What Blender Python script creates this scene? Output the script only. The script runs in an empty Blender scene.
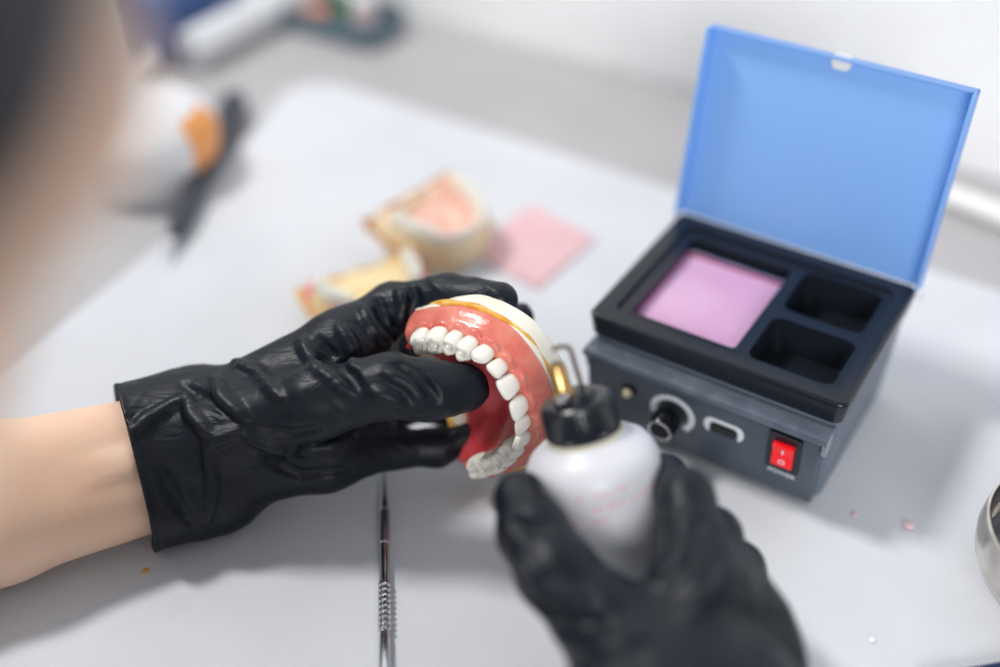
import bpy, bmesh, math, random
import numpy as np
from mathutils import Vector, Matrix
random.seed(7)
rng = np.random.RandomState(7)
scene = bpy.context.scene
col = scene.collection

# ------------------------------------------------------------------ camera
CH, PITCH, FPX = 0.4464, 0.6792, 1225.6
cam_d = bpy.data.cameras.new('camera')
cam = bpy.data.objects.new('camera', cam_d)
col.objects.link(cam)
cam.location = (0, 0, CH)
cam.rotation_euler = (math.pi / 2 - PITCH, 0, 0)
cam_d.sensor_width = 36
cam_d.lens = FPX / 1000 * 36
cam_d.clip_start = 0.005
cam_d.clip_end = 20
cam_d.dof.use_dof = True
cam_d.dof.focus_distance = 0.56
cam_d.dof.aperture_fstop = 1.5
scene.camera = cam
CP, SP = math.cos(PITCH), math.sin(PITCH)


def ray(u, v):
    X = (u - 500) / FPX
    Y = (333.5 - v) / FPX
    return np.array([X, CP + Y * SP, -SP + Y * CP])


def at(u, v, d):
    return np.array([0, 0, CH]) + ray(u, v) * d


def onz(u, v, z=0.0):
    r = ray(u, v)
    return np.array([0, 0, CH]) + r * ((z - CH) / r[2])


def camdir(r, u, c):
    """direction given as right / up / toward the viewer of the room's main view"""
    w = np.array([r, u * SP - c * CP, u * CP + c * SP])
    return w / np.linalg.norm(w)


# desk frame
YAW = -0.5574
EX = np.array([math.cos(YAW), math.sin(YAW), 0])
EY = np.array([-math.sin(YAW), math.cos(YAW), 0])


def desk(a, n, z=0.0):
    return EX * a + EY * n + np.array([0, 0, z])


# ------------------------------------------------------------------ materials
def srgb(r, g, b):
    f = lambda c: (c / 255 / 12.92) if c / 255 <= 0.04045 else ((c / 255 + 0.055) / 1.055) ** 2.4
    return (f(r), f(g), f(b), 1)


class N:
    def __init__(s, name):
        s.m = bpy.data.materials.new(name)
        s.m.use_nodes = True
        s.t = s.m.node_tree
        s.b = s.t.nodes['Principled BSDF']
        s.out = s.t.nodes['Material Output']

    def n(s, typ, **kw):
        x = s.t.nodes.new(typ)
        for k, v in kw.items():
            if k.startswith('i_'):
                x.inputs[k[2:].replace('_', ' ')].default_value = v
            else:
                setattr(x, k, v)
        return x

    def l(s, a, b):
        s.t.links.new(a, b)


def mat(name, c, rough=0.5, metal=0.0, c2=None, nscale=30, bump=0.0, bscale=200, sss=0.0, sssr=(1, .3, .2),
        coat=0.0, trans=0.0, emis=None, estr=0.0, spec=0.5, lo=0.4, hi=0.6, bdist=0.001, rvar=0.0, ior=1.45, sssc=0.003,
        detail=4):
    k = N(name)
    b = k.b
    b.inputs['Base Color'].default_value = c
    b.inputs['Roughness'].default_value = rough
    b.inputs['Metallic'].default_value = metal
    b.inputs['Coat Weight'].default_value = coat
    b.inputs['Coat Roughness'].default_value = 0.12
    b.inputs['Transmission Weight'].default_value = trans
    b.inputs['Specular IOR Level'].default_value = spec
    b.inputs['IOR'].default_value = ior
    if sss:
        b.inputs['Subsurface Weight'].default_value = sss
        b.inputs['Subsurface Radius'].default_value = sssr
        b.inputs['Subsurface Scale'].default_value = sssc
    if emis:
        b.inputs['Emission Color'].default_value = emis
        b.inputs['Emission Strength'].default_value = estr
    tc = k.n('ShaderNodeTexCoord')
    nz = k.n('ShaderNodeTexNoise', i_Scale=nscale, i_Detail=detail)
    k.l(tc.outputs['Object'], nz.inputs['Vector'])
    rp = k.n('ShaderNodeValToRGB')
    rp.color_ramp.elements[0].position = lo
    rp.color_ramp.elements[1].position = hi
    rp.color_ramp.elements[0].color = c
    rp.color_ramp.elements[1].color = c2 or tuple(min(1, x * 1.06) for x in c[:3]) + (1,)
    k.l(nz.outputs['Fac'], rp.inputs['Fac'])
    k.l(rp.outputs['Color'], b.inputs['Base Color'])
    if rvar:
        mr = k.n('ShaderNodeMapRange')
        mr.inputs['To Min'].default_value = max(0, rough - rvar)
        mr.inputs['To Max'].default_value = min(1, rough + rvar)
        k.l(nz.outputs['Fac'], mr.inputs['Value'])
        k.l(mr.outputs['Result'], b.inputs['Roughness'])
    if bump:
        n2 = k.n('ShaderNodeTexNoise', i_Scale=bscale, i_Detail=5)
        k.l(tc.outputs['Object'], n2.inputs['Vector'])
        bp = k.n('ShaderNodeBump', i_Strength=bump, i_Distance=bdist)
        k.l(n2.outputs['Fac'], bp.inputs['Height'])
        k.l(bp.outputs['Normal'], b.inputs['Normal'])
    k.rp = rp
    return k.m


M = {}
M['pad'] = mat('grey_white_mat', srgb(214, 216, 221), 0.8, c2=srgb(219, 221, 226), nscale=12, spec=0.15, bump=0.35, bscale=900, bdist=0.0006)
M['desk'] = mat('grey_desk_laminate', srgb(180, 177, 178), 0.6, c2=srgb(186, 183, 184), nscale=8, spec=0.25)
M['wall'] = mat('white_wall_paint', srgb(252, 251, 251), 0.7, bump=0.05, bscale=80)
M['floor'] = mat('grey_floor', srgb(120, 120, 124), 0.7)
M['trim'] = mat('smoky_trim', srgb(88, 96, 108), 0.16, c2=srgb(100, 108, 120), nscale=90, bump=0.2, bscale=300)
M['black_plastic'] = mat('black_plastic', srgb(26, 30, 38), 0.28, bump=0.15, bscale=700, bdist=0.0004)
M['black_gloss'] = mat('black_gloss', srgb(10, 12, 16), 0.15)
M['body'] = mat('slate_grey_enamel', srgb(96, 106, 120), 0.42, c2=srgb(104, 114, 128), nscale=40, bump=0.1, bscale=900, bdist=0.0003)
M['panel'] = mat('dark_slate_panel', srgb(70, 78, 90), 0.35, c2=srgb(76, 84, 96), nscale=50)
M['clear_trim'] = mat('grey_clear_trim', srgb(150, 158, 168), 0.15, trans=0.45, c2=srgb(180, 188, 196), nscale=90)
M['pinkwax'] = mat('pink_wax', srgb(216, 168, 200), 0.2, c2=srgb(224, 180, 208), nscale=25, sss=0.4, sssr=(1, .4, .7), sssc=0.004)
M['pan'] = mat('magenta_stained_pan', srgb(150, 70, 115), 0.3)
M['white_print'] = mat('white_print', srgb(232, 236, 242), 0.6)
M['chrome'] = mat('chrome', (0.8, 0.8, 0.82, 1), 0.1, 1.0)
M['steel'] = mat('brushed_steel', (0.66, 0.67, 0.69, 1), 0.2, 1.0, c2=(0.5, 0.51, 0.53, 1), nscale=60, rvar=0.1)
M['navy'] = mat('navy_cover', srgb(24, 44, 84), 0.5)
M['bowl_steel'] = mat('worn_steel', (0.70, 0.66, 0.61, 1), 0.14, 1.0, c2=(0.50, 0.47, 0.44, 1), nscale=45, rvar=0.12, bump=0.12, bscale=180)
M['brass'] = mat('heat_stained_brass', (0.75, 0.48, 0.18, 1), 0.25, 1.0, c2=(0.22, 0.12, 0.07, 1), nscale=130, lo=0.45, hi=0.62)
M['bronze'] = mat('dark_bronze', (0.10, 0.06, 0.04, 1), 0.35, 0.9)
M['led'] = mat('cream_lens', srgb(220, 210, 170), 0.2)
M['red'] = mat('lit_red_rocker', srgb(215, 20, 30), 0.25, emis=srgb(255, 20, 25), estr=0.3)
M['tooth'] = mat('ivory_acrylic', srgb(240, 236, 224), 0.16, c2=srgb(246, 243, 234), nscale=70, sss=0.3, sssr=(1, .8, .6), sssc=0.0015, coat=0.4)
M['gum'] = mat('coral_wax', srgb(218, 110, 96), 0.25, c2=srgb(228, 138, 120), nscale=70, bump=0.35, bscale=260, sss=0.35, sssr=(1, .35, .25), sssc=0.0025, coat=0.35)
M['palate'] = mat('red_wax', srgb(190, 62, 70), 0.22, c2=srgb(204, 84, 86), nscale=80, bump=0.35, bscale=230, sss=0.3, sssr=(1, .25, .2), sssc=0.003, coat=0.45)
M['palate_pale'] = mat('salmon_wax', srgb(238, 190, 172), 0.3, c2=srgb(240, 202, 186), nscale=80, sss=0.3, sssr=(1, .4, .3), sssc=0.003)
M['gum_pale'] = mat('rose_wax', srgb(235, 140, 140), 0.3, c2=srgb(240, 160, 150), nscale=80, sss=0.3, sssr=(1, .4, .3), sssc=0.003)
M['plaster'] = mat('cream_plaster', srgb(240, 234, 216), 0.65, c2=srgb(246, 241, 228), nscale=50, bump=0.25, bscale=300)
M['plaster_y'] = mat('yellow_plaster', srgb(240, 216, 160), 0.65, c2=srgb(246, 228, 182), nscale=50, bump=0.25, bscale=300)
M['patchy'] = mat('patchy_pink_and_yellow_wax', srgb(240, 214, 160), 0.5, c2=srgb(235, 140, 135), nscale=28, lo=.44, hi=.5, sss=0.2, detail=1)
M['honey'] = mat('pale_honey_wax', srgb(242, 222, 184), 0.5, c2=srgb(232, 180, 124), nscale=60, lo=.52, hi=.62)
M['plaster_c'] = mat('pale_plaster', srgb(240, 226, 190), 0.65, c2=srgb(246, 234, 206), nscale=50, bump=0.25, bscale=300)
M['amber'] = mat('amber_wax', srgb(228, 160, 60), 0.3, c2=srgb(244, 204, 112), nscale=120, sss=0.3, sssr=(1, .5, .2), sssc=0.002)
M['amber_dark'] = mat('brown_wax', srgb(200, 120, 50), 0.4, c2=srgb(214, 140, 70), nscale=90)
M['sheet'] = mat('rose_sheet_wax', srgb(228, 184, 190), 0.35, c2=srgb(230, 192, 196), nscale=30, sss=0.2, sssr=(1, .4, .4), sssc=0.003)
M['skin'] = mat('skin', srgb(244, 203, 174), 0.5, c2=srgb(247, 210, 184), nscale=25, bump=0.15, bscale=420, sss=0.35, sssr=(1, .35, .2), sssc=0.006)
M['hair'] = mat('dark_hair', srgb(24, 24, 30), 0.5, bump=0.5, bscale=300)
M['shirt'] = mat('white_cotton', srgb(225, 228, 232), 0.85, bump=0.3, bscale=500)
M['eye'] = mat('eye_white', srgb(235, 232, 228), 0.15)
M['blue_dark'] = mat('blue_cardboard', srgb(70, 96, 150), 0.6)
M['white_plastic'] = mat('white_plastic', srgb(232, 233, 236), 0.45)
M['orange'] = mat('orange_label', srgb(238, 160, 90), 0.5)
M['charcoal'] = mat('charcoal_rubber', srgb(60, 62, 74), 0.5)
M['green'] = mat('green_plastic', srgb(60, 140, 100), 0.45)
M['pinkw'] = mat('pale_pink_plastic', srgb(235, 205, 205), 0.5)
M['terra'] = mat('terracotta_wax', srgb(225, 140, 110), 0.5)
M['teal_dark'] = mat('dark_teal_plastic', srgb(90, 112, 124), 0.5)
M['hose'] = mat('white_hose', srgb(236, 234, 230), 0.45)


def glove_mat():
    k = N('black_nitrile')
    b = k.b
    b.inputs['Roughness'].default_value = 0.42
    b.inputs['Specular IOR Level'].default_value = 0.34
    tc = k.n('ShaderNodeTexCoord')
    n1 = k.n('ShaderNodeTexNoise', i_Scale=60, i_Detail=6)
    k.l(tc.outputs['Object'], n1.inputs['Vector'])
    rp = k.n('ShaderNodeValToRGB')
    rp.color_ramp.elements[0].color = srgb(5, 13, 24)
    rp.color_ramp.elements[1].color = srgb(8, 18, 30)
    k.l(n1.outputs['Fac'], rp.inputs['Fac'])
    k.l(rp.outputs['Color'], b.inputs['Base Color'])
    mr = k.n('ShaderNodeMapRange')
    mr.inputs['To Min'].default_value = 0.36
    mr.inputs['To Max'].default_value = 0.54
    k.l(n1.outputs['Fac'], mr.inputs['Value'])
    k.l(mr.outputs['Result'], b.inputs['Roughness'])
    n2 = k.n('ShaderNodeTexNoise', i_Scale=900, i_Detail=3)
    k.l(tc.outputs['Object'], n2.inputs['Vector'])
    # fine creases: stretched noise
    mp = k.n('ShaderNodeMapping')
    mp.inputs['Scale'].default_value = (1.0, 3.2, 1.6)
    mp.inputs['Rotation'].default_value = (0.3, 0.4, 0.7)
    k.l(tc.outputs['Object'], mp.inputs['Vector'])
    n3 = k.n('ShaderNodeTexNoise', i_Scale=38, i_Detail=3, i_Distortion=1.2)
    k.l(mp.outputs['Vector'], n3.inputs['Vector'])
    b1 = k.n('ShaderNodeBump', i_Strength=0.35, i_Distance=0.003)
    k.l(n3.outputs['Fac'], b1.inputs['Height'])
    b2 = k.n('ShaderNodeBump', i_Strength=0.12, i_Distance=0.0005)
    k.l(n2.outputs['Fac'], b2.inputs['Height'])
    k.l(b1.outputs['Normal'], b2.inputs['Normal'])
    k.l(b2.outputs['Normal'], b.inputs['Normal'])
    return k.m


M['glove'] = glove_mat()


def lid_mat():
    k = N('translucent_blue_plastic')
    b = k.b
    b.inputs['Base Color'].default_value = srgb(172, 212, 250)
    b.inputs['Roughness'].default_value = 0.3
    tr = k.n('ShaderNodeBsdfTranslucent')
    tr.inputs['Color'].default_value = srgb(160, 206, 252)
    mx = k.n('ShaderNodeMixShader')
    mx.inputs['Fac'].default_value = 0.5
    k.l(b.outputs['BSDF'], mx.inputs[1])
    k.l(tr.outputs['BSDF'], mx.inputs[2])
    k.l(mx.outputs['Shader'], k.out.inputs['Surface'])
    return k.m


M['lid'] = lid_mat()


def bottle_mat():
    # white squeeze bottle with three faint rows of red print on the camera side (object z along the bottle)
    k = N('white_squeeze_plastic')
    b = k.b
    b.inputs['Roughness'].default_value = 0.4
    b.inputs['Subsurface Weight'].default_value = 0.2
    b.inputs['Subsurface Scale'].default_value = 0.004
    b.inputs['Base Color'].default_value = srgb(218, 218, 224)
    return k.m


M['bottle'] = bottle_mat()
M['red_print'] = mat('faded_red_print', srgb(232, 185, 192), 0.6, c2=srgb(232, 222, 228), nscale=260, lo=0.45, hi=0.55)
M['ivory_ring'] = mat('ivory_ring', srgb(205, 200, 180), 0.5)


# ------------------------------------------------------------------ object helpers
def put(o, parent=None):
    col.objects.link(o)
    if parent:
        o.parent = parent
    return o


def thing(name, label, cat, loc=(0, 0, 0), rot=None, group=None):
    o = bpy.data.objects.new(name, None)
    o.empty_display_size = 0.02
    put(o)
    if rot is not None:
        o.matrix_world = Matrix.Translation(Vector(loc)) @ rot.to_4x4()
    else:
        o.location = Vector(loc)
    o['label'] = label
    o['category'] = cat
    if group:
        o['group'] = group
    return o


def tag(o, label, cat, group=None, kind=None):
    if label: o['label'] = label
    if cat: o['category'] = cat
    if group: o['group'] = group
    if kind: o['kind'] = kind
    return o


def mesh_obj(name, verts, faces, m, parent=None, smooth=True):
    me = bpy.data.meshes.new(name)
    me.from_pydata([tuple(map(float, v)) for v in verts], [], [tuple(map(int, f)) for f in faces])
    me.update()
    if smooth:
        me.shade_smooth()
    me.materials.append(m)
    return put(bpy.data.objects.new(name, me), parent)


def np_mesh(name, V, Q, m, parent=None, autosharp=None):
    me = bpy.data.meshes.new(name)
    me.vertices.add(len(V))
    me.vertices.foreach_set('co', V.astype(np.float32).ravel())
    me.loops.add(Q.size)
    me.loops.foreach_set('vertex_index', Q.astype(np.int32).ravel())
    me.polygons.add(len(Q))
    me.polygons.foreach_set('loop_start', np.arange(0, Q.size, 4, dtype=np.int32))
    me.update(calc_edges=True)
    me.validate()
    me.shade_smooth()
    me.materials.append(m)
    return put(bpy.data.objects.new(name, me), parent)


def bm_obj(name, bm, m, parent=None, smooth=True, sharp=35):
    me = bpy.data.meshes.new(name)
    bmesh.ops.recalc_face_normals(bm, faces=bm.faces)
    bm.to_mesh(me)
    bm.free()
    if smooth:
        me.shade_smooth()
        me.set_sharp_from_angle(angle=math.radians(sharp))
    me.materials.append(m)
    return put(bpy.data.objects.new(name, me), parent)


def rbox(bm, x0, x1, y0, y1, z0, z1, bev=0.001, seg=2):
    r = bmesh.ops.create_cube(bm, size=1)
    vs = r['verts']
    for v in vs:
        v.co = Vector(((x0 + x1) / 2 + v.co.x * (x1 - x0), (y0 + y1) / 2 + v.co.y * (y1 - y0), (z0 + z1) / 2 + v.co.z * (z1 - z0)))
    if bev > 0:
        es = list({e for v in vs for e in v.link_edges})
        bmesh.ops.bevel(bm, geom=es, offset=bev, segments=seg, profile=0.5, affect='EDGES')


def box_obj(name, dims, m, parent=None, bev=0.001, seg=2):
    bm = bmesh.new()
    rbox(bm, *dims, bev=bev, seg=seg)
    return bm_obj(name, bm, m, parent)


def rr_prism(x0, x1, y0, y1, z0, z1, r, taper=0.0, n=8):
    """rounded rectangle prism as a bmesh; taper shrinks the bottom"""
    bm = bmesh.new()
    rings = []
    for z, t in ((z0, taper), (z1, 0)):
        ring = []
        for cx, cy, a0 in ((x1 - t - r, y1 - t - r, 0), (x0 + t + r, y1 - t - r, 90), (x0 + t + r, y0 + t + r, 180), (x1 - t - r, y0 + t + r, 270)):
            for i in range(n + 1):
                a = math.radians(a0 + 90 * i / n)
                ring.append(bm.verts.new((cx + r * math.cos(a), cy + r * math.sin(a), z)))
        rings.append(ring)
    k = len(rings[0])
    for i in range(k):
        bm.faces.new((rings[0][i], rings[0][(i + 1) % k], rings[1][(i + 1) % k], rings[1][i]))
    bm.faces.new(rings[1])
    bm.faces.new(rings[0][::-1])
    return bm


def boolean(o, cutters):
    """subtract meshes, bake, drop the cutters"""
    for c in cutters:
        c.parent = o.parent
        md = o.modifiers.new('b', 'BOOLEAN')
        md.operation = 'DIFFERENCE'
        md.solver = 'EXACT'
        md.object = c
    bpy.context.view_layer.update()
    dg = bpy.context.evaluated_depsgraph_get()
    me = bpy.data.meshes.new_from_object(o.evaluated_get(dg))
    o.modifiers.clear()
    o.data = me
    for c in cutters:
        bpy.data.objects.remove(c)
    me.shade_smooth()
    me.set_sharp_from_angle(angle=math.radians(35))
    return o


def lathe(name, prof, m, parent=None, seg=48, close=True, sharp=35):
    """prof: list of (r, z)"""
    bm = bmesh.new()
    rings = []
    for r, z in prof:
        if r < 1e-7:
            rings.append([bm.verts.new((0, 0, z))])
        else:
            rings.append([bm.verts.new((r * math.cos(2 * math.pi * i / seg), r * math.sin(2 * math.pi * i / seg), z)) for i in range(seg)])
    for a, b in zip(rings, rings[1:]):
        for i in range(seg):
            j = (i + 1) % seg
            if len(a) == 1 and len(b) == 1:
                continue
            if len(a) == 1:
                bm.faces.new((a[0], b[j], b[i]))
            elif len(b) == 1:
                bm.faces.new((a[i], a[j], b[0]))
            else:
                bm.faces.new((a[i], a[j], b[j], b[i]))
    if close:
        for ring, rev in ((rings[0], True), (rings[-1], False)):
            if len(ring) > 1:
                bm.faces.new(ring[::-1] if rev else ring)
    return bm_obj(name, bm, m, parent, sharp=sharp)


def catmull(pts, n=10):
    P = [np.array(p, float) for p in pts]
    P = [2 * P[0] - P[1]] + P + [2 * P[-1] - P[-2]]
    out = []
    for i in range(1, len(P) - 2):
        for k in range(n):
            t = k / n
            a, b, c, d = P[i - 1:i + 3]
            out.append(0.5 * ((2 * b) + (-a + c) * t + (2 * a - 5 * b + 4 * c - d) * t * t + (-a + 3 * b - 3 * c + d) * t ** 3))
    out.append(P[-2])
    return out


def tube(name, pts, r, m, parent=None, seg=14, n=8, cap=True):
    """tube through points; r is a number or one radius per control point"""
    path = catmull(pts, n)
    if np.isscalar(r):
        rad = [r] * len(path)
    else:
        rad = [float(np.interp(i / n, range(len(pts)), r)) for i in range(len(path))]
    V, F = [], []
    up = None
    for i, p in enumerate(path):
        t = path[min(i + 1, len(path) - 1)] - path[max(i - 1, 0)]
        t = t / (np.linalg.norm(t) + 1e-12)
        if up is None:
            up = np.array([0, 0, 1.0]) if abs(t[2]) < 0.9 else np.array([1.0, 0, 0])
        s = np.cross(t, up); s /= np.linalg.norm(s)
        up = np.cross(s, t)
        for k in range(seg):
            a = 2 * math.pi * k / seg
            V.append(p + rad[i] * (math.cos(a) * s + math.sin(a) * up))
    L = len(path)
    for i in range(L - 1):
        for k in range(seg):
            k2 = (k + 1) % seg
            F.append((i * seg + k, i * seg + k2, (i + 1) * seg + k2, (i + 1) * seg + k))
    if cap:
        F.append(tuple(range(seg))[::-1])
        F.append(tuple((L - 1) * seg + k for k in range(seg)))
    return mesh_obj(name, V, F, m, parent)


def rot_z_to(axis, xhint=(1, 0, 0)):
    z = Vector(axis).normalized()
    x = Vector(xhint)
    x = (x - z * x.dot(z)).normalized()
    y = z.cross(x)
    return Matrix((x, y, z)).transposed()


# ------------------------------------------------------------------ implicit surfaces
def smin(a, b, k):
    h = np.clip(0.5 + 0.5 * (b - a) / k, 0, 1)
    return b + (a - b) * h - k * h * (1 - h)


def smax(a, b, k):
    return -smin(-a, -b, k)


def cap(P, a, b, ra, rb):
    a = np.asarray(a, np.float32); b = np.asarray(b, np.float32)
    ab = b - a
    t = np.clip(((P - a) @ ab) / max(float(ab @ ab), 1e-12), 0, 1)
    d = P - a - t[:, None] * ab
    return np.sqrt((d * d).sum(1)) - (ra + (rb - ra) * t)


def ell(P, c, R, r):
    """ellipsoid at c, rows of R are its axes"""
    q = (P - np.asarray(c, np.float32)) @ np.asarray(R, np.float32).T
    r = np.asarray(r, np.float32)
    k0 = np.sqrt(((q / r) ** 2).sum(1))
    k1 = np.sqrt(((q / (r * r)) ** 2).sum(1)) + 1e-9
    return k0 * (k0 - 1) / k1


def polycap(P, pts, rs, k=0.004):
    f = None
    for i in range(len(pts) - 1):
        g = cap(P, pts[i], pts[i + 1], rs[i], rs[i + 1])
        f = g if f is None else smin(f, g, k)
    return f


def surfnets(func, lo, hi, h, slack=1.5):
    lo = np.array(lo, float); hi = np.array(hi, float)
    B = 8
    nb = np.maximum(1, np.ceil((hi - lo) / (h * B)).astype(int))
    n = nb * B
    F = np.empty(tuple(n), np.float32)
    bi = np.stack(np.meshgrid(*[np.arange(k) for k in nb], indexing='ij'), -1).reshape(-1, 3)
    bc = (lo + (bi * B + (B - 1) / 2) * h).astype(np.float32)
    fv = func(bc)
    act = np.abs(fv) < h * B * 0.87 * slack + 2 * h
    Fb = F.reshape(nb[0], B, nb[1], B, nb[2], B)
    Fb[:] = fv.reshape(tuple(nb))[:, None, :, None, :, None]
    off = np.stack(np.meshgrid(*[np.arange(B)] * 3, indexing='ij'), -1).reshape(-1, 3)
    idx = bi[act]
    for s in range(0, len(idx), 1500):
        ch = idx[s:s + 1500]
        pts = (lo + ((ch * B)[:, None, :] + off[None]) * h).reshape(-1, 3).astype(np.float32)
        v = func(pts).reshape(len(ch), B, B, B)
        for q, (i, j, k) in enumerate(ch):
            Fb[i, :, j, :, k, :] = v[q]
    S = F < 0
    c = [S[dx:n[0] - 1 + dx, dy:n[1] - 1 + dy, dz:n[2] - 1 + dz] for dx in (0, 1) for dy in (0, 1) for dz in (0, 1)]
    cnt = sum(x.astype(np.int8) for x in c)
    A = (cnt > 0) & (cnt < 8)
    ids = np.argwhere(A)
    lut = -np.ones(A.shape, np.int64)
    lut[A] = np.arange(len(ids))
    acc = np.zeros((len(ids), 3)); num = np.zeros(len(ids))
    cor = [(dx, dy, dz) for dx in (0, 1) for dy in (0, 1) for dz in (0, 1)]
    vals = [F[ids[:, 0] + a, ids[:, 1] + b, ids[:, 2] + d].astype(float) for a, b, d in cor]
    for i in range(8):
        for j in range(i + 1, 8):
            if sum(abs(cor[i][q] - cor[j][q]) for q in range(3)) != 1:
                continue
            m = (vals[i] < 0) != (vals[j] < 0)
            t = vals[i][m] / (vals[i][m] - vals[j][m])
            p0 = np.array(cor[i]); p1 = np.array(cor[j])
            acc[m] += p0 + t[:, None] * (p1 - p0)
            num[m] += 1
    V = lo + (ids + acc / num[:, None]) * h
    Q = []
    for ax in range(3):
        o1, o2 = [(1, 2), (2, 0), (0, 1)][ax]
        s0 = S; s1 = np.roll(S, -1, ax)
        ch = s0 != s1
        sl = [slice(1, None)] * 3
        g = np.argwhere(ch)
        ok = (g[:, ax] < n[ax] - 1) & (g[:, o1] > 0) & (g[:, o2] > 0) & (g[:, o1] < n[o1] - 1) & (g[:, o2] < n[o2] - 1)
        g = g[ok]
        d1 = np.zeros(3, int); d1[o1] = 1
        d2 = np.zeros(3, int); d2[o2] = 1
        q = [lut[tuple((g - a).T)] for a in (d1 + d2, d2, d1 * 0, d1)]
        q = np.stack(q, 1)
        flip = ~S[tuple(g.T)]
        q[flip] = q[flip][:, ::-1]
        Q.append(q)
    Q = np.concatenate(Q)
    Q = Q[(Q >= 0).all(1)]
    return V, Q


class SNoise:
    """cheap smooth noise from sums of warped sines"""
    def __init__(s, freq, seed, n=5):
        r = np.random.RandomState(seed)
        d = r.normal(size=(n, 3)); d /= np.linalg.norm(d, axis=1)[:, None]
        s.k = (d * freq * r.uniform(0.6, 1.5, (n, 1))).astype(np.float32)
        s.p = r.uniform(0, 6.28, n).astype(np.float32)

    def __call__(s, P):
        return np.sin(P @ s.k.T + s.p).mean(1) * 1.6


# ------------------------------------------------------------------ setting
def slab(name, a0, a1, n0, n1, z0, z1, m, r=0.0):
    bm = bmesh.new()
    if r:
        bm.free()
        bm = rr_prism(a0, a1, n0, n1, z0, z1, r, n=12)
        es = [e for e in bm.edges if abs(e.verts[0].co.z - z1) < 1e-6 and abs(e.verts[1].co.z - z1) < 1e-6]
        bmesh.ops.bevel(bm, geom=es, offset=min(0.001, (z1 - z0) * 0.4), segments=2, profile=0.5, affect='EDGES')
    else:
        rbox(bm, a0, a1, n0, n1, z0, z1, 0.002)
    o = bm_obj(name, bm, m)
    o.rotation_euler = (0, 0, YAW)
    return o


PADT = 0.003
desk_top = slab('desk', -1.1, 0.75, 0.055, 0.80, -0.033, -PADT, M['desk'])
tag(desk_top, 'pale grey laminate desk under the mat, running back to the white wall', 'desk')
def rounded_outline(pts, r, n=10):
    out = []
    for i, p in enumerate(pts):
        p = np.array(p, float); a = np.array(pts[i - 1], float); b = np.array(pts[(i + 1) % len(pts)], float)
        u = (a - p) / np.linalg.norm(a - p); v = (b - p) / np.linalg.norm(b - p)
        for k in range(n + 1):
            t = k / n
            out.append((1 - t) ** 2 * (p + u * r) + 2 * t * (1 - t) * p + t * t * (p + v * r))
    return out


ol = rounded_outline([(0.45, 0.075), (0.45, 0.664), (-0.60, 0.664), (-0.525, 0.44), (-0.49, 0.075)], 0.05)
bm = bmesh.new()
top_ = [bm.verts.new((x, y, 0)) for x, y in ol]
bot_ = [bm.verts.new((x, y, -PADT)) for x, y in ol]
tf = bm.faces.new(top_); bm.faces.new(bot_[::-1])
for i in range(len(ol)):
    j = (i + 1) % len(ol)
    bm.faces.new((top_[j], top_[i], bot_[i], bot_[j]))
bmesh.ops.bevel(bm, geom=list(tf.edges), offset=0.0012, segments=3, profile=0.5, affect='EDGES')
pad = bm_obj('work_mat', bm, M['pad'])
pad.rotation_euler = (0, 0, YAW)
tag(pad, 'large smooth grey-white mat with rounded corners covering the desk', 'mat')
wall = slab('wall_back', -1.3, 0.95, 0.803, 0.90, -0.75, 1.3, M['wall'])
wall['kind'] = 'structure'
floor = slab('floor', -1.6, 1.2, -1.2, 0.95, -0.80, -0.75, M['floor'])
floor['kind'] = 'structure'
for a in (-1.04, 0.69):
    for nn in (0.11, 0.74):
        l = box_obj('leg', (a - 0.025, a + 0.025, nn - 0.025, nn + 0.025, -0.75, -0.033), M['steel'], desk_top)
# ------------------------------------------------------------------ wax heater
HX, HY = 0.0435, 0.484
HEAT = thing('wax_heater', 'grey wax heater with black tray of pink wax and open blue lid', 'wax heater',
             (HX, HY, 0), Matrix.Rotation(YAW, 3, 'Z'))
W_, D_, H_ = 0.135, 0.1094, 0.0695


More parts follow.
